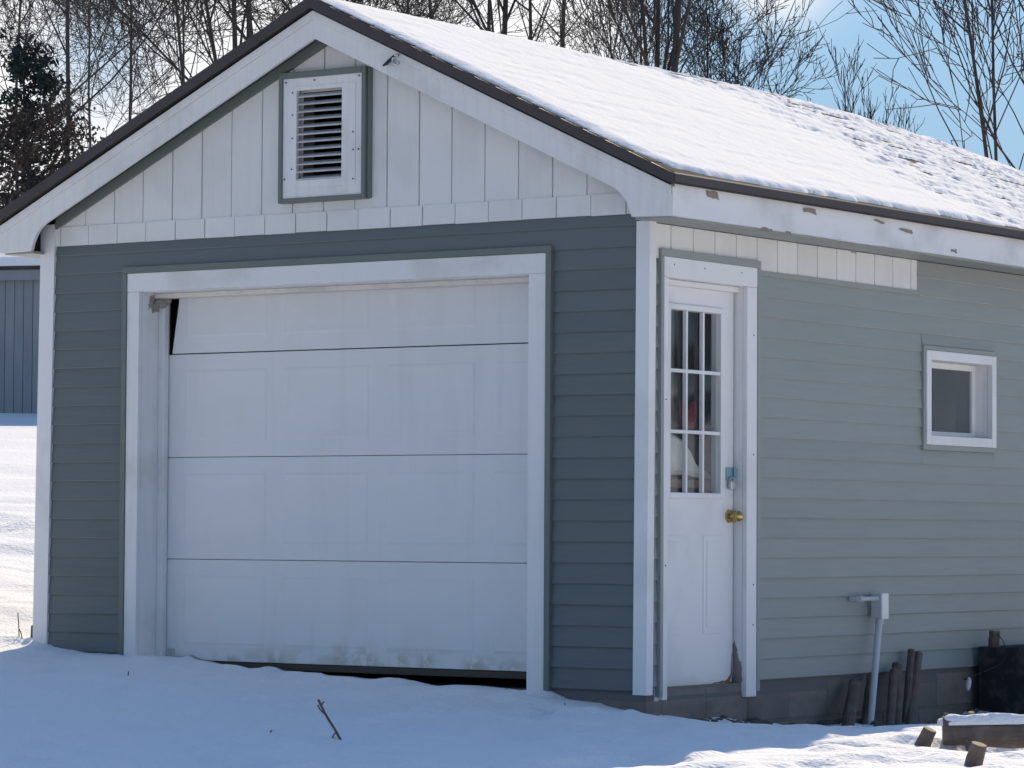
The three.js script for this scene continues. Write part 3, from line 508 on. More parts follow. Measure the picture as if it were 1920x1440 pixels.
// ------------------------------------------------------------------ snow on the garage roof
{
  const geos = [];
  for (const s of [1, -1]) {
    const xe = s > 0 ? .238 : 2 * XM - .238, nu = s > 0 ? 110 : 40, nz = s > 0 ? 620 : 120, pos = [], idx = [];
    const zf = .148, zb = ZB - .19;
    const nrm = V(s * .4665, 1, 0).normalize();
    for (let j = 0; j <= nz; j++) for (let i = 0; i <= nu; i++) {
      const u = i / nu, zz = mix(zf, zb, j / nz);
      const ragE = -.004 + .022 * fbm(zz * 5, 3, 5, 601) + .03 * sm(.6, -.1, -zz);      // bare strip along the eave, wider at the front corner
      const ragF = -.004 + .04 * fbm(u * 14, 9, 5, 605) + .09 * sm(.2, 0, u);                          // and along the rake
      const du = (u - ragE) * 2.41, dz = zf - ragF - zz;
      const edge = Math.min(sm(0, .05, du) , sm(0, .10, dz));
      const nz_ = fbm(zz * 1.2, u * 4, 3, 609) - .5, wl = Math.max(sm(-3.1, -4.1, zz + 1.6 * nz_), sm(.80, .97, u + .3 * nz_) * sm(-1.4, -2.8, zz));   // wind-scoured, thin snow over the rear half and along the ridge
      const c = u * 17, step = c - Math.floor(c);
      const lump = fbm(zz * 6.5 + Math.floor(c) * 3.7, c * 1.0, 3, 613), fine = fbm(zz * 24, c * 3.1, 2, 617);
      const smooth_ = .018 + .012 * (fbm(zz * 1.1, u * 4, 3, 621) - .5) + .004 * (fbm(zz * 14, u * 34, 2, 625) - .5) - .005 * step * sm(.4, .7, fbm(zz * 2.5, Math.floor(c) * 7.1, 3, 633));
      const rough = .0085 + .013 * (lump - .45) + .015 * (fine - .5) - .019 * step * sm(.34, .6, fbm(zz * 6.2, Math.floor(c) * 5.3, 3, 629));
      let t = mix(smooth_, rough, wl);
      t = edge > 0 ? t * Math.sqrt(edge) + .004 * edge : 0; if (edge <= 0) t = -.012;
      const rid = sm(.03, 0, 1 - u) * .006;
      const x = mix(xe, XM, u), y = 3.480 - .4665 * Math.abs(x - XM) - rid;
      pos.push(x + nrm.x * t * (u < 1 ? 1 : 0), sagY(y, zz) + nrm.y * t, zz);
    }
    for (let j = 0; j < nz; j++) for (let i = 0; i < nu; i++) { const a = j * (nu + 1) + i; if (s > 0) idx.push(a, a + 1, a + nu + 1, a + 1, a + nu + 2, a + nu + 1); else idx.push(a, a + nu + 1, a + 1, a + 1, a + nu + 1, a + nu + 2); }
    const g = new THREE.BufferGeometry(); g.setAttribute('position', new THREE.Float32BufferAttribute(pos, 3)); g.setIndex(idx); g.computeVertexNormals();
    const uv = new Float32Array(pos.length / 3 * 2); for (let i = 0; i < pos.length / 3; i++) { uv[i * 2] = pos[i * 3] * 1.1; uv[i * 2 + 1] = pos[i * 3 + 2]; } g.setAttribute('uv', new THREE.BufferAttribute(uv, 2));
    geos.push(g);
  }
  const o = mesh('roof_snow', geos, M.roofSnow, null, true); tag(o, 'bright white snow lying on the garage roof', 'snow', null, 'stuff');
}
// ------------------------------------------------------------------ things seen through the door glass
{
  const q = (px, py, x) => { const p = onSide(px, py, x); return [-p.z, p.y]; };
  const b = thing('workbench', 'dark workbench behind the side door glass', 'workbench'), by = q(1300, 899, -.2)[1];
  mesh('bench_top', box(-.75, -.155, by - .045, by - .003, -1.15, -.16, .004), M.wood, b);
  for (const [x, z] of [[-.25, -.2], [-.25, -1.1], [-.7, -.2], [-.7, -1.1]]) mesh('leg', box(x - .03, x + .03, -.02, by - .0455, z - .03, z + .03, .003), M.wood, b);
  mesh('upright', box(-.31, -.27, by - .002, 2.1, -.66, -.60, .003), M.wood, b);
  const X = -.17, poly = [[1240, 815], [1262, 812], [1285, 826], [1300, 846], [1309, 868], [1325, 880], [1338, 888], [1339, 899], [1325, 897], [1312, 897], [1300, 891], [1285, 890], [1270, 889], [1250, 893], [1240, 890]].map(([x, y]) => q(x, y, X));
  const g = toSide(prism(poly, 0, .11, .02)); g.translate(X - .11, 0, 0); xf(g, (v) => { v.x += .02 * (fbm(v.z * 9, v.y * 9, 3, 5) - .5); });
  tag(mesh('cloth_bundle', g, M.cloth), 'pale cloth bundle lying behind the lower door panes', 'cloth');
  const rp = [[1283, 752], [1289, 760], [1295, 770], [1300, 758], [1307, 751], [1309, 775], [1306, 803], [1286, 803], [1282, 775]].map(([x, y]) => q(x, y, -.24));
  const rg = toSide(prism(rp, 0, .025, .004)); rg.translate(-.2695, 0, 0); const ro = tag(mesh('red_ornament', rg, M.red), 'red jagged topped ornament hanging behind the middle door pane', 'ornament');
}
// ------------------------------------------------------------------ conduit and clutter along the side wall
function log(name, a, b, r, label, category, group, opt = {}) {
  const t = thing(name, label, category, group), n = 18, m = 10, rr = rng(opt.seed || 3), d = b.clone().sub(a), L = d.length(), q = new THREE.Quaternion().setFromUnitVectors(V(0, 1, 0), d.clone().normalize());
  const g = new THREE.CylinderGeometry(1, 1, L, n, m, true), p = g.attributes.position, sd = opt.seed || 3;
  for (let i = 0; i < p.count; i++) { const an = Math.atan2(p.getZ(i), p.getX(i)), h = p.getY(i) / L + .5; const k = r * mix(1, opt.taper || .92, h) * (1 + .16 * (opt.rough || 1) * (fbm(Math.cos(an) * 2 + 5, Math.sin(an) * 2 + h * 3 * (opt.rough || 1), 3, sd) - .5) + .08 * (vnoise(an * 5, h * 9, sd + 3) - .5)); p.setXYZ(i, Math.cos(an) * k + (opt.bend || 0) * Math.sin(h * Math.PI), p.getY(i), Math.sin(an) * k); }
  g.computeVertexNormals(); g.applyQuaternion(q); g.translate((a.x + b.x) / 2, (a.y + b.y) / 2, (a.z + b.z) / 2);
  const uv = g.attributes.uv; for (let i = 0; i < uv.count; i++) uv.setXY(i, uv.getX(i) * 2 * Math.PI * r, uv.getY(i) * L);
  mesh('trunk', g, M.barkLog[sd % 2], t, true);
  for (const [e, s, h] of [[a, -1, 0], [b, 1, 1]]) { const f = new THREE.CylinderGeometry(r * mix(1, opt.taper || .92, h) * .93, r * mix(1, opt.taper || .92, h) * .93, .006, 18); f.applyQuaternion(q); f.translate(e.x, e.y, e.z); mesh('cut_face', f, M.cutFace, t); }
  return t;
}
{
  // electrical box on its conduit
  const c = thing('electrical_conduit', 'grey plastic conduit with junction box on the side wall', 'conduit');
  const tp = onSide(1649, 1160, .045), bt = onSide(1630, 1350, .16); bt.y = Math.min(bt.y, groundY(bt.x, bt.z)) - .06; const bx = onSide(1649, 1137, .045);
  const bend = cyl(bt, V(tp.x, tp.y, tp.z), .018, .018, 14); mesh('pipe', bend, M.pipe, c);
  mesh('collar', cyl(V(tp.x, tp.y - .03, tp.z), V(tp.x, tp.y + .012, tp.z), 0.023, 0.023, 14), M.pipe, c);
  const w = .032; mesh('junction_box', [box(.008, .068, bx.y - .062, bx.y + .066, bx.z - w, bx.z + w, .008)], M.pipe, c);
  mesh('lid', [box(.0685, .082, bx.y - .066, bx.y + .07, bx.z - w - .004, bx.z + w + .004, .008)], M.whiteTrim, c);
  const ap = onSide(1612, 1123, .05); mesh('elbow', [cyl(V(.05, ap.y, bx.z + w), V(.05, ap.y, ap.z), .013, .013, 12), cyl(V(.05, ap.y, ap.z - .004), V(-.01, ap.y, ap.z - .004), .014, .014, 12), cyl(V(.05, ap.y, ap.z + .012), V(.05, ap.y, ap.z - .028), .017, .017, 12)], M.pipe, c);
}
{
  const lean = (x0, y0, x1, y1, X1, r, seed, label, X0) => { const b = onSide(x1, y1, X1), a = onSide(x0, y0, X0); a.y = Math.min(a.y, groundY(a.x, a.z) - .03); log('leaning_log', a, b, r, label, 'log', 'logs leaning on the foundation', { seed }); };
  lean(1588, 1345, 1603, 1280, .045, .034, 11, 'short log leaning on the foundation left of the conduit', .16);
  lean(1622, 1348, 1634, 1266, .035, .026, 24, 'thin dark log leaning just behind the conduit', .13);
  lean(1680, 1345, 1682, 1246, .05, .030, 15, 'weathered split post leaning right of the conduit', .15);
  lean(1696, 1345, 1709, 1220, .045, .022, 17, 'thin tall split post between two leaning posts', .14);
  lean(1704, 1350, 1722, 1226, .05, .026, 18, 'bark covered post leaning beside the tall split post', .17);
  lean(1668, 1350, 1676, 1258, .06, .024, 20, 'short dark post at the left of the leaning posts', .18);
  // black bin
  const bl = onSide(1837, 1212, .04), b = thing('black_bin', 'black open box bin against the side wall', 'bin');
  const z1 = bl.z, z0 = z1 - .75, yT = bl.y + .0, yB = -.36, x0 = .03, x1 = .50;
  const T = .02;
  mesh('side_panel', box(x1 - T, x1, yB, yT, z0, z1, .006), M.blackPlastic, b); mesh('side_panel', box(x0, x0 + T, yB, yT, z0, z1, .006), M.blackPlastic, b);
  mesh('end_panel', box(x0 + T, x1 - T, yB, yT - .002, z1 - T, z1, .006), M.blackPlastic, b); mesh('end_panel', box(x0 + T, x1 - T, yB, yT - .002, z0, z0 + T, .006), M.blackPlastic, b);
  mesh('contents', box(x0 + T, x1 - T, yB, yT - .05, z0 + T, z1 - T, 0), M.barkLog[0], b);
  mesh('rim', [box(x1 - .03, x1 + .008, yT, yT + .014, z0 - .004, z1 + .004, .003)], M.rust, b);
  const bk = V(.095, 0, z1 - .058), st = V(.095, yT - .052, bk.z); log('wood_block', st, V(.1, yT + .085, bk.z - .004), .032, 'dark upright wood block sticking out of the black bin', 'wood block', null, { seed: 33 });
  const wl3 = onSide(1816, 1284, .30); const wr = new THREE.CatmullRomCurve3([V(.13, yT + .07, bk.z + .02), V(.16, yT + .05, z1 - .02), V(.2, yT + .012, z1 + .012), V(.22, yT - .06, z1 + .05), V(.28, -.02 , wl3.z + .01), V(wl3.x, wl3.y + .03, wl3.z)]);
  tag(mesh('wire', new THREE.TubeGeometry(wr, 30, .0025, 5), M.dark), 'thin dark wire trailing over the corner of the bin', 'wire');
  const wl = onSide(1816, 1284, .30), wb = new THREE.SphereGeometry(.03, 12, 10); wb.scale(.45, 1.25, .55); wb.rotateX(-.3); xf(wb, (v) => { v.y += .01 * fbm(v.z * 40, v.x * 40, 2, 6); }); wb.translate(wl.x, wl.y, wl.z);
  tag(mesh('plastic_float', wb, M.pipe), 'small pale plastic float hanging by the bin corner', 'float');
}
// log with snow in the sun, cut stubs round it
{
  const a = hitGround(1768, 1398), dirn = right.clone(); dirn.y = 0; dirn.normalize();
  const toCam = V(-fwd.x, 0, -fwd.z).normalize();
  const b = a.clone().addScaledVector(dirn, .95).addScaledVector(toCam, .10); a.y = groundY(a.x, a.z) + .055; b.y = groundY(b.x, b.z) + .045;
  const L = log('fallen_log', a, b, .058, 'fallen log with a snow cap lying in the sunlight', 'log', null, { seed: 41, taper: 1.12, rough: 3, bend: .012 });
  const s = V(0, 0, 0).copy(a).lerp(b, .1); mesh('branch_stub', cyl(s.clone(), s.clone().addScaledVector(toCam, .10).add(V(0, -.07, 0)), .018, .014, 9), M.barkLog[0], L);
  // snow cap: half tube with uneven thickness
  const pos = [], idx = [], n = 60, m = 12, ax = b.clone().sub(a), nrmH = toCam;
  for (let i = 0; i <= n; i++) for (let j = 0; j <= m; j++) {
    const t = mix(-.02, 1.0, i / n), an = mix(-1.15, 1.05, j / m), k = .0575 * mix(1, 1.05, t), th = .019 * Math.cos(an * 1.2) * (0.35 + 1.3 * fbm(t * 11, an * 1.5, 3, 701)) * sm(-.02, .03, t) - .004;
    const p = a.clone().addScaledVector(ax, t).addScaledVector(nrmH, Math.sin(an) * (k + th * .5)).add(V(0, Math.cos(an) * (k + th), 0)); pos.push(p.x, p.y, p.z);
  }
  for (let i = 0; i < n; i++) for (let j = 0; j < m; j++) { const q = i * (m + 1) + j; idx.push(q, q + m + 1, q + 1, q + 1, q + m + 1, q + m + 2); }
  const g = new THREE.BufferGeometry(); g.setAttribute('position', new THREE.Float32BufferAttribute(pos, 3)); g.setIndex(idx); g.computeVertexNormals();
  tag(mesh('log_snow', g, M.snow), 'thin snow lying along the top of the fallen log', 'snow', null, 'stuff');
  const stub = (x0, y0, x1, y1, r, seed, label, dp) => { const q = hitGround(x0, y0), h = Math.abs(y1 - y0) / F * C.distanceTo(q), l = (x1 - x0) / F * C.distanceTo(q); const e = q.clone().addScaledVector(dirn, l).addScaledVector(toCam, .022).add(V(0, h, 0)); q.y -= .03; log('cut_stub', q, e, r, label, 'stump', 'cut stubs round the fallen log', { seed, taper: .9 }); };
  stub(1724, 1398, 1742, 1368, .033, 51, 'slanting cut stub in the snow at the left end of the fallen log');
  stub(1822, 1432, 1834, 1396, .036, 53, 'upright cut stub with pale top in front of the fallen log');
  stub(1773, 1356, 1773, 1338, .014, 55, 'thin stub poking up behind the fallen log end');
  stub(1822, 1352, 1820, 1336, .016, 57, 'small snow dusted stub behind the fallen log middle');
}
// ------------------------------------------------------------------ twigs in the snow
function twig(name, pts, r, label, category, group, forks = []) {
  const geos = [], t = new THREE.CatmullRomCurve3(pts), g = new THREE.TubeGeometry(t, 14, r, 6); geos.push(g);
  for (const f of forks) geos.push(new THREE.TubeGeometry(new THREE.CatmullRomCurve3(f), 8, r * .6, 5));
  return tag(mesh(name, geos, M.barkLog[0]), label, category, group);
}
{
  const H = (px, py, h = 0) => { const q = hitGround(px, py); q.y += h; return q; };
  const base = H(645, 1390), dirn = right, e = (px, py) => { const dd = C.distanceTo(base) / F; return base.clone().addScaledVector(right, (px - 645) * dd).addScaledVector(up, -(py - 1390) * dd); };
  twig('twig', [base.clone().add(V(0, -.02, 0)), e(628, 1368), e(612, 1342), e(597, 1312)], .0055, 'bare forked twig sticking up from the shaded snow', 'twig', null, [[e(632, 1372), e(626, 1378), e(622, 1392)], [e(606, 1328), e(604, 1322), e(608, 1316)], [e(612, 1342), e(600, 1330), e(596, 1322)]]);
  const w = (px, py, hpx, lean, label) => { const q = H(px, py), dd = C.distanceTo(q) / F, p = q.clone(); q.y -= .03; twig('weed_stem', [q, p.clone().addScaledVector(right, lean * .4 * dd).add(V(0, hpx * .5 * dd, 0)), p.clone().addScaledVector(right, lean * dd).add(V(0, hpx * dd, 0))], .003, label, 'weed', null); };
  w(240, 1268, 9, 1, 'tiny weed tip in the snow before the garage door frame');
  w(36, 1194, 44, -3, 'dry weed stem standing at the shadow edge by the left wall');
  w(42, 1196, 16, -6, 'short broken weed beside the dry stem by the left wall');
  w(1059, 1326, 8, 0, 'tiny weed tip in the snow before the grey siding');
  w(506, 1374, 5, 4, 'small dark bud in the snow left of the forked twig');
  // weathered stake at the left corner of the garage
  const sq = onFront(64, 1190, -.08); log('corner_stake', V(sq.x, groundY(sq.x, sq.z) - .05, sq.z), V(sq.x + .004, .23, sq.z), .022, 'dark stake standing behind the left corner post', 'stake', null, { seed: 61 });
  // stones and bark scraps at the foot of the side wall
  { const q = rng(95), rg = []; for (let i = 0; i < 150; i++) { const z = -.35 - q() * 3.0, x = .0 + q() * q() * .34, sz = .008 + q() * q() * .028; const g = new THREE.IcosahedronGeometry(sz, 1); xf(g, (v) => { const k = .75 + .6 * vnoise(v.x / sz * 1.3 + i, v.y / sz * 1.3 + v.z / sz, 97); v.multiplyScalar(k); v.y *= .65; v.x *= 1.3; }); g.rotateY(q() * 6); g.translate(x, groundY(x, z) + sz * .1, z); rg.push(g); }
    tag(mesh('rubble', rg, M.barkLog[1]), 'dark scraps and pebbles strewn along the foundation', 'rubble', null, 'stuff'); }
  // dead grass along the foundation
  const r = rng(91), gs = [];
  for (let i = 0; i < 260; i++) { const z = -.3 - r() * 3.2, x = .01 + r() * r() * .12, y = groundY(x, z) - .01, l = .02 + r() * .05, a = r() * 6.28, w2 = .002; const g = new THREE.BufferGeometry(), tx = x + Math.cos(a) * l * .8, tz = z + Math.sin(a) * l * .8, ty = y + .015 + l * .6 * r(); g.setAttribute('position', new THREE.Float32BufferAttribute([x - w2, y, z, x + w2, y, z + w2, tx, ty, tz], 3)); g.computeVertexNormals(); gs.push(g); }
  tag(mesh('dead_grass', gs, mat({ color: new THREE.Color().setRGB(.16, .13, .085), roughness: 1, side: THREE.DoubleSide })), 'matted dead grass along the foundation', 'grass', null, 'stuff');
}
// ------------------------------------------------------------------ shed up the slope
{
  const s = thing('shed', 'blue grey board shed with snow roof beyond the garage', 'shed');
  const A = atDepth(-230, 762, 50), B = atDepth(330, 790, 48.5), yb = 2.2;        // wall runs across the view
  const d = B.clone().sub(A); d.y = 0; const L = d.length(); d.normalize(); const n = V(-fwd.x, 0, -fwd.z).normalize(), nn = V(d.z, 0, -d.x); if (nn.dot(n) < 0) nn.negate();
  const top = 4.33, P = (u, y, w) => A.clone().addScaledVector(d, u).addScaledVector(nn, w).setY(y);
  const m4 = new THREE.Matrix4().makeBasis(d, V(0, 1, 0), nn).setPosition(A.x, 0, A.z), put = (g) => { g.applyMatrix4(m4); return g; };
  const sm3 = [0, 1, 2].map((i) => mat({ map: tex(128, 1.5, (u, v) => { const k = (.9 + .2 * fbm(u * 20, v * 5, 3, 721 + i, 5)) * [1, .95, 1.05][i]; return [.26 * k, .28 * k, .295 * k]; }), roughness: .6 }));
  const bw = .146, nb = Math.floor(L / bw);
  const wl = part('front_wall', s); for (let k = 0; k < nb; k++) mesh('wall_board', put(box(k * bw, k * bw + bw - .010, yb, top, -.02, .0, 0)), sm3[k % 3], wl);
  mesh('wall_core', put(box(0, nb * bw - .01, yb - .4, top, -3, -.025, 0)), sm3[1], s);
  mesh('eave_board', put(box(-.25, nb * bw + .25, top - .02, top + .13, .08, .12, 0)), sm3[0], s);
  mesh('roof', put(xf(box(-.3, nb * bw + .3, 0, .05, -1.7, .16, 0), (v) => { v.y += top + .135 + (.16 - v.z) * .35; })), M.shingle, s);
  mesh('roof', put(xf(box(-.3, nb * bw + .3, 0, .05, -3.3, -1.701, 0), (v) => { v.y += top + .135 + (3.56 + v.z) * .35; })), M.shingle, s);
  const sg = put(xf(new THREE.BoxGeometry(nb * bw + .6, .14, 1.86, 120, 2, 16), (v) => { const u = v.x; v.x += nb * bw / 2; v.z += -.77; const e = fbm(v.x * 1.4, v.z * 1.4, 3, 731); v.y += top + .135 + (.16 - v.z) * .35 + .118 + (v.y > 0 ? (e - .5) * .08 : 0); }));
  tag(mesh('shed_snow', sg, M.snow), 'thick snow on the roof of the blue grey shed', 'snow', null, 'stuff');
}
// ------------------------------------------------------------------ trees
const barkT = [[.060, .050, .044], [.050, .046, .044], [.075, .062, .054]].map((c, i) => mat({ map: tex(128, 1, (u, v) => { const k = .7 + .6 * fbm(u * 16, v * 6, 4, 801 + i, 2); return c.map((q) => q * k); }), roughness: .95 }));
class TubeSink {
  constructor() { this.p = []; this.n = []; this.u = []; this.i = []; }
  tube(pts, rad, sides) {                                     // pts: Vector3[], rad: number[]
    const base = this.p.length / 3, t = V(), a = V(), b = V();
    for (let k = 0; k < pts.length; k++) {
      t.copy(pts[Math.min(k + 1, pts.length - 1)]).sub(pts[Math.max(k - 1, 0)]).normalize();
      a.set(Math.abs(t.y) > .9 ? 1 : 0, Math.abs(t.y) > .9 ? 0 : 1, 0).cross(t).normalize(); b.crossVectors(t, a);
      for (let s = 0; s < sides; s++) { const an = s / sides * 6.2832, c = Math.cos(an), d = Math.sin(an), nx = a.x * c + b.x * d, ny = a.y * c + b.y * d, nz = a.z * c + b.z * d; this.p.push(pts[k].x + nx * rad[k], pts[k].y + ny * rad[k], pts[k].z + nz * rad[k]); this.n.push(nx, ny, nz); this.u.push(s / sides, k * .3); }
    }
    for (let k = 0; k < pts.length - 1; k++) for (let s = 0; s < sides; s++) { const q = base + k * sides + s, w = base + k * sides + (s + 1) % sides; this.i.push(q, w, q + sides, w, w + sides, q + sides); }
  }
  build(name, m, parent) { const g = new THREE.BufferGeometry(); g.setAttribute('position', new THREE.Float32BufferAttribute(this.p, 3)); g.setAttribute('normal', new THREE.Float32BufferAttribute(this.n, 3)); g.setAttribute('uv', new THREE.Float32BufferAttribute(this.u, 2)); g.setIndex(this.i); const o = new THREE.Mesh(g, m); o.name = name; o.castShadow = o.receiveShadow = true; parent.add(o); return o; }
}
const flatR = V(right.x, 0, right.z).normalize(), flatF = V(fwd.x, 0, fwd.z).normalize();
function tree(o) {
  const t = thing('bare_tree', o.label, 'tree', 'bare trees behind the garage'), r = rng(o.seed), wood = new TubeSink(), tw = new TubeSink();
  const base = atDepth(o.px, 996, o.D); base.y = groundY(base.x, base.z) - .1;
  const spread = o.spread ?? .75, trop = o.trop ?? .10, dens = o.dens ?? 1, NK = o.kids ?? [15, 6, 6, 2.4];
  function grow(p, dir, len, r0, lev) {
    const seg = [9, 6, 4, 3, 2][lev], pts = [p.clone()], rad = [r0], d = dir.clone().normalize(), dirs = [d.clone()];
    const wob = lev === 0 ? (o.wob ?? .10) : .34 + .05 * lev;
    for (let k = 1; k <= seg; k++) {
      d.add(V((r() - .5) * wob, (r() - .5) * wob * .6 + trop * (lev === 0 ? .6 : 1), (r() - .5) * wob)).normalize();
      p = p.clone().addScaledVector(d, len / seg); pts.push(p); dirs.push(d.clone()); rad.push(Math.max(.008, mix(r0, r0 * .2, Math.pow(k / seg, .85))));
    }
    (lev < 2 ? wood : tw).tube(pts, rad, [8, 5, 4, 3, 3][lev]);
    if (lev > 3 || NK[lev] === undefined) return;
    const nk = NK[lev] * dens * (lev ? .7 + .6 * r() : 1); let c = Math.floor(nk) + (r() < nk % 1 ? 1 : 0);
    const start = lev === 0 ? (o.clear ?? .22) : .15, tot = c;
    while (c--) {
      const f = Math.min(.99, mix(start, 1, (c + r()) / tot)), x = f * seg, k = Math.min(seg - 1, Math.floor(x)), q = pts[k].clone().lerp(pts[k + 1], x - k), dd = dirs[k + 1], rr = mix(rad[k], rad[k + 1], x - k);
      const ax = V(r() - .5, r() - .5, r() - .5).cross(dd).normalize(), ang = spread * (.55 + .75 * r());
      const nd = dd.clone().multiplyScalar(Math.cos(ang)).addScaledVector(ax, Math.sin(ang));
      if (o.side && lev === 0) nd.addScaledVector(flatR, o.side * .5);
      const l = len * (lev === 0 ? mix(.55, .2, f) : mix(.6, .36, f)) * (.65 + .6 * r());
      if (l > .2) grow(q, nd, l, Math.max(.010, Math.min(rr * .72, r0 * (lev === 0 ? .42 : .5)) * (.6 + .4 * r())), lev + 1);
    }
  }
  const stems = o.stems || [[0, o.lean ?? 0, 1]];
  for (const [off, lean, k] of stems) grow(base.clone().addScaledVector(flatR, off).addScaledVector(flatF, (r() - .5) * .2), V(0, 1, 0).addScaledVector(flatR, lean).addScaledVector(flatF, (o.leanF ?? 0)), o.h * k, o.r * k, 0);
  wood.build('trunk', barkT[o.m ?? 0], t); tw.build('crown', barkT[o.m ?? 0], t);
  return t;
}
const TREES = [
  { px: 1247, D: 38, h: 13, r: .13, seed: 101, clear: .2, spread: .62, trop: .12, stems: [[0, 0, 1], [-.16, -.005, .8], [-.09, .0, .72]], side: .25, label: 'tall bare tree with three straight trunks behind the roof' },
  { px: 1310, D: 40, h: 6.2, r: .07, seed: 103, kids: [14, 6, 6, 2.6], clear: .3, spread: .7, side: .5, stems: [[0, .05, 1], [.2, .12, .9]], label: 'bare bushy tree leaning right beside the three trunk tree' },
  { px: 1030, D: 44, h: 14, r: .12, seed: 107, clear: .25, label: 'straight bare tree with right leaning limbs near the ridge' },
  { px: 985, D: 42, h: 13, r: .10, seed: 109, clear: .25, dens: 1.1, label: 'thin straight bare tree in the dense clump behind the ridge' },
  { px: 925, D: 40, h: 12, r: .15, seed: 113, clear: .3, m: 1, dens: 1.1, label: 'thickest dark trunk of the dense clump behind the ridge' },
  { px: 896, D: 43, h: 12, r: .12, seed: 127, clear: .3, m: 1, label: 'dark forked tree left in the dense clump behind the ridge' },
  { px: 815, D: 42, h: 12, r: .10, seed: 131, lean: -.06, clear: .25, label: 'forked bare tree rising over the snowy ridge near the gable peak' },
  { px: 745, D: 46, h: 11, r: .12, seed: 137, dens: 1.15, m: 2, label: 'twiggy brown bare tree just right of the gable peak' },
  { px: 1130, D: 46, h: 7.6, r: .07, seed: 139, lean: .08, side: .3, clear: .3, label: 'small bare tree with a long side branch between taller trees' },
  { px: 1598, D: 60, h: 5.0, r: .04, seed: 149, kids: [10, 4, 3], spread: .38, trop: .2, clear: .25, stems: [[0, 0, 1], [-.45, -.03, .8], [.28, .02, .86], [.12, .05, .78]], label: 'far slender bare saplings rising above the ridge against blue sky' },
  { px: 1655, D: 62, h: 4.3, r: .035, seed: 151, kids: [9, 4, 3], spread: .42, trop: .18, stems: [[0, 0, 1], [.2, .05, .96], [-.25, -.03, .9]], label: 'low far bare sapling clump right of the slender saplings' },
  { px: 1925, D: 27, h: 10.5, r: .055, seed: 157, clear: .22, spread: .62, trop: .10, stems: [[0, -.0, 1], [-.1, -.07, .92], [.05, .06, .95], [-.12, -.13, .8]], label: 'fan shaped bare tree with many slim stems at the ridge end' },
  { px: 480, D: 36, h: 12, r: .13, seed: 163, clear: .28, m: 1, stems: [[0, -.05, 1], [.04, .12, .9]], label: 'dark ivy clad bare tree forking above the left roof slope' },
  { px: 440, D: 33, h: 12, r: .10, seed: 167, lean: -.04, clear: .25, side: -.3, label: 'upright bare tree beside the forked ivy tree' },
  { px: 560, D: 34, h: 12, r: .085, seed: 173, lean: -.20, clear: .3, label: 'long bare tree leaning left, its top highest above the left roof slope' },
  { px: 520, D: 32, h: 11, r: .075, seed: 179, lean: -.24, clear: .3, label: 'bare tree leaning left between two other leaning trees' },
  { px: 440, D: 31, h: 10, r: .065, seed: 181, lean: -.22, clear: .3, label: 'thin bare tree leaning left, lowest on the left roof slope' },
  { px: 236, D: 34, h: 9.5, r: .06, seed: 191, lean: .0, clear: .35, label: 'slim upright bare tree between evergreen and leaning trees' },
  { px: 112, D: 30, h: 10.5, r: .075, seed: 193, lean: .06, clear: .3, label: 'bare tree with bent trunk beside the dark evergreen' },
  { px: 170, D: 48, h: 11, r: .07, seed: 197, dens: 1.2, m: 2, label: 'far twiggy bare tree behind the evergreen, fine brown twigs' },
  { px: 330, D: 50, h: 12, r: .07, seed: 199, dens: 1.2, m: 2, label: 'far twiggy bare tree seen through the leaning trees' },
  { px: 640, D: 52, h: 13, r: .09, seed: 211, dens: 1.2, m: 2, label: 'far twiggy bare tree behind the gable peak' },
  { px: 30, D: 46, h: 11, r: .08, seed: 223, dens: 1.2, m: 2, label: 'far twiggy bare tree above the dark evergreen' },
];
for (const o of TREES) { const k = o.D < 58 ? 2.2 : 1.5; o.D *= k; o.h *= k === 2.2 ? 1.5 : 1.4; o.r *= o.px < 650 ? .85 : o.px < 1100 ? .8 : 1.0; if (o.px < 650) o.dens = (o.dens ?? 1) * 1.18;  if (o.stems) o.stems = o.stems.map(([x, l, q]) => [x * k, l, q]); tree(o); }
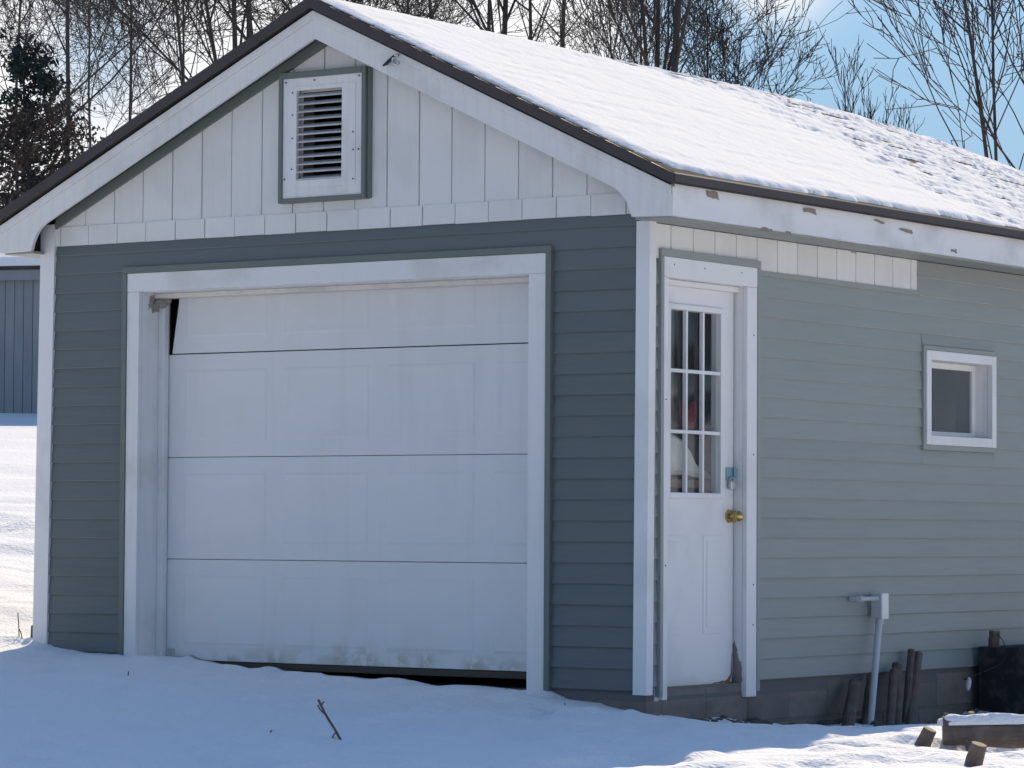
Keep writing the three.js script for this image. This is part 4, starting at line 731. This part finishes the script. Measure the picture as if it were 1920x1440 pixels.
// leafy trees: evergreen and a tree that kept its brown leaves, leaf cards on real limbs
function leafTree(name, label, category, group, base, h, rad, seed, col, o = {}) {
  const t = thing(name, label, category, group), r = rng(seed), wood = new TubeSink(), P = [], N = [], CL = [];
  const lean = o.lean ?? 0, top = base.clone().add(V(0, h, 0)).addScaledVector(flatR, lean), tp = [], tr = [];
  for (let k = 0; k <= 8; k++) { tp.push(base.clone().lerp(top, k / 8).add(V((r() - .5) * .08, 0, (r() - .5) * .08))); tr.push(mix(o.tr ?? .09, .012, k / 8)); }
  wood.tube(tp, tr, 7);
  const nb = o.limbs ?? 90, pr = o.prof ?? ((f) => Math.pow(1 - f, .7));
  for (let b = 0; b < nb; b++) {
    const f = mix(o.clear ?? .1, .99, Math.pow(r(), .9)), an = r() * 6.283, L = Math.max(.15, rad * pr(f) * (.55 + .6 * r())), p0 = base.clone().lerp(top, f), d = V(Math.cos(an), (o.rise ?? .25) + (r() - .5) * .4, Math.sin(an)), pts = [], rd = [];
    for (let k = 0; k <= 4; k++) { const s = k / 4; pts.push(p0.clone().addScaledVector(d, L * s).add(V((r() - .5) * .06, -(o.droop ?? .12) * L * s * s, (r() - .5) * .06))); rd.push(mix(.012, .003, s)); }
    wood.tube(pts, rd, 4);
    const nl = Math.round((o.leaves ?? 60) * L / rad + 6);
    for (let k = 0; k < nl; k++) {
      const s = .2 + .85 * Math.pow(r(), .8), q = p0.clone().addScaledVector(d, L * s).add(V(0, -(o.droop ?? .12) * L * s * s, 0)), cl = (o.clump ?? .12);
      q.add(V((r() - .5) * cl * 2, (r() - .5) * cl * 2, (r() - .5) * cl * 2));
      const sz = (o.size ?? .05) * (.6 + .8 * r()), e1 = V(r() - .5, r() - .5, r() - .5).normalize(), e2 = V(r() - .5, r() - .5, r() - .5).cross(e1).normalize(), w = o.w ?? .35;
      const a = q.clone().addScaledVector(e1, sz), c2 = q.clone().addScaledVector(e1, -sz), b2 = q.clone().addScaledVector(e2, sz * w), d2 = q.clone().addScaledVector(e2, -sz * w);
      P.push(a.x, a.y, a.z, b2.x, b2.y, b2.z, c2.x, c2.y, c2.z, a.x, a.y, a.z, c2.x, c2.y, c2.z, d2.x, d2.y, d2.z);
      const k2 = .65 + .7 * r(), cc = r() < (o.mixp ?? .2) ? o.col2 ?? col : col; for (let i = 0; i < 6; i++) CL.push(cc[0] * k2, cc[1] * k2, cc[2] * k2);
    }
  }
  wood.build('trunk', barkT[1], t);
  const g = new THREE.BufferGeometry(); g.setAttribute('position', new THREE.Float32BufferAttribute(P, 3)); g.setAttribute('color', new THREE.Float32BufferAttribute(CL, 3)); g.computeVertexNormals();
  const m = new THREE.Mesh(g, mat({ vertexColors: true, roughness: .9, side: THREE.DoubleSide })); m.name = 'crown'; m.castShadow = m.receiveShadow = true; t.add(m); return t;
}
const at2 = (px, D) => { const p = atDepth(px, 996, D); p.y = groundY(p.x, p.z) - .05; return p; };
leafTree('evergreen_tree', 'dark blue green evergreen at the end of the left roof slope', 'tree', null, at2(38, 60), 6.4, 1.15, 301, [.020, .036, .034], { limbs: 130, leaves: 60, prof: (f) => .35 + .65 * Math.sin(Math.PI * Math.min(1, f * .9 + .08)), size: .07, w: .38, clump: .14, rise: .35, droop: .25, col2: [.035, .045, .03] });
leafTree('brown_leaf_tree', 'low tree with withered brown leaves under the evergreen', 'tree', null, at2(48, 57), 4.9, 1.7, 307, [.105, .070, .045], { limbs: 130, leaves: 120, prof: (f) => .5 + .5 * Math.sin(Math.PI * Math.min(1, f)), size: .042, w: .5, clump: .2, rise: .3, droop: .1, col2: [.06, .04, .03], mixp: .35 });
leafTree('brown_leaf_tree', 'small brown leaved sapling behind the bent trunk', 'tree', null, at2(108, 58), 4.0, 1.0, 311, [.085, .060, .042], { limbs: 80, leaves: 80, prof: (f) => .5 + .5 * Math.sin(Math.PI * Math.min(1, f)), size: .042, w: .5, clump: .2, col2: [.05, .035, .03], mixp: .35 });
// dark conifers on the rise beyond the right of the view: the side windows mirror them
{
  const r = rng(401);
  for (let k = 0; k < 12; k++) { const u = k / 11, x = mix(14, 44, u) + (r() - .5) * 2, z = -47 + u * 12 + (r() - .5) * 5; leafTree('hillside_conifer', 'dark conifer on the hillside facing the side door', 'tree', 'hillside conifers facing the side wall', V(x, groundY(x, z) - .1, z), 4.2 + r() * 2.6, 1.7, 411 + k, [.018, .034, .028], { limbs: 60, leaves: 60, size: .22, w: .4, clump: .2, rise: .05, clear: .03 }); }
}

// ------------------------------------------------------------------ render
const renderer = new THREE.WebGLRenderer({ antialias: true });
renderer.setSize(1024, 768);
renderer.toneMapping = THREE.LinearToneMapping;
renderer.toneMappingExposure = EXPOSURE;
renderer.shadowMap.enabled = true;
renderer.render(scene, camera);
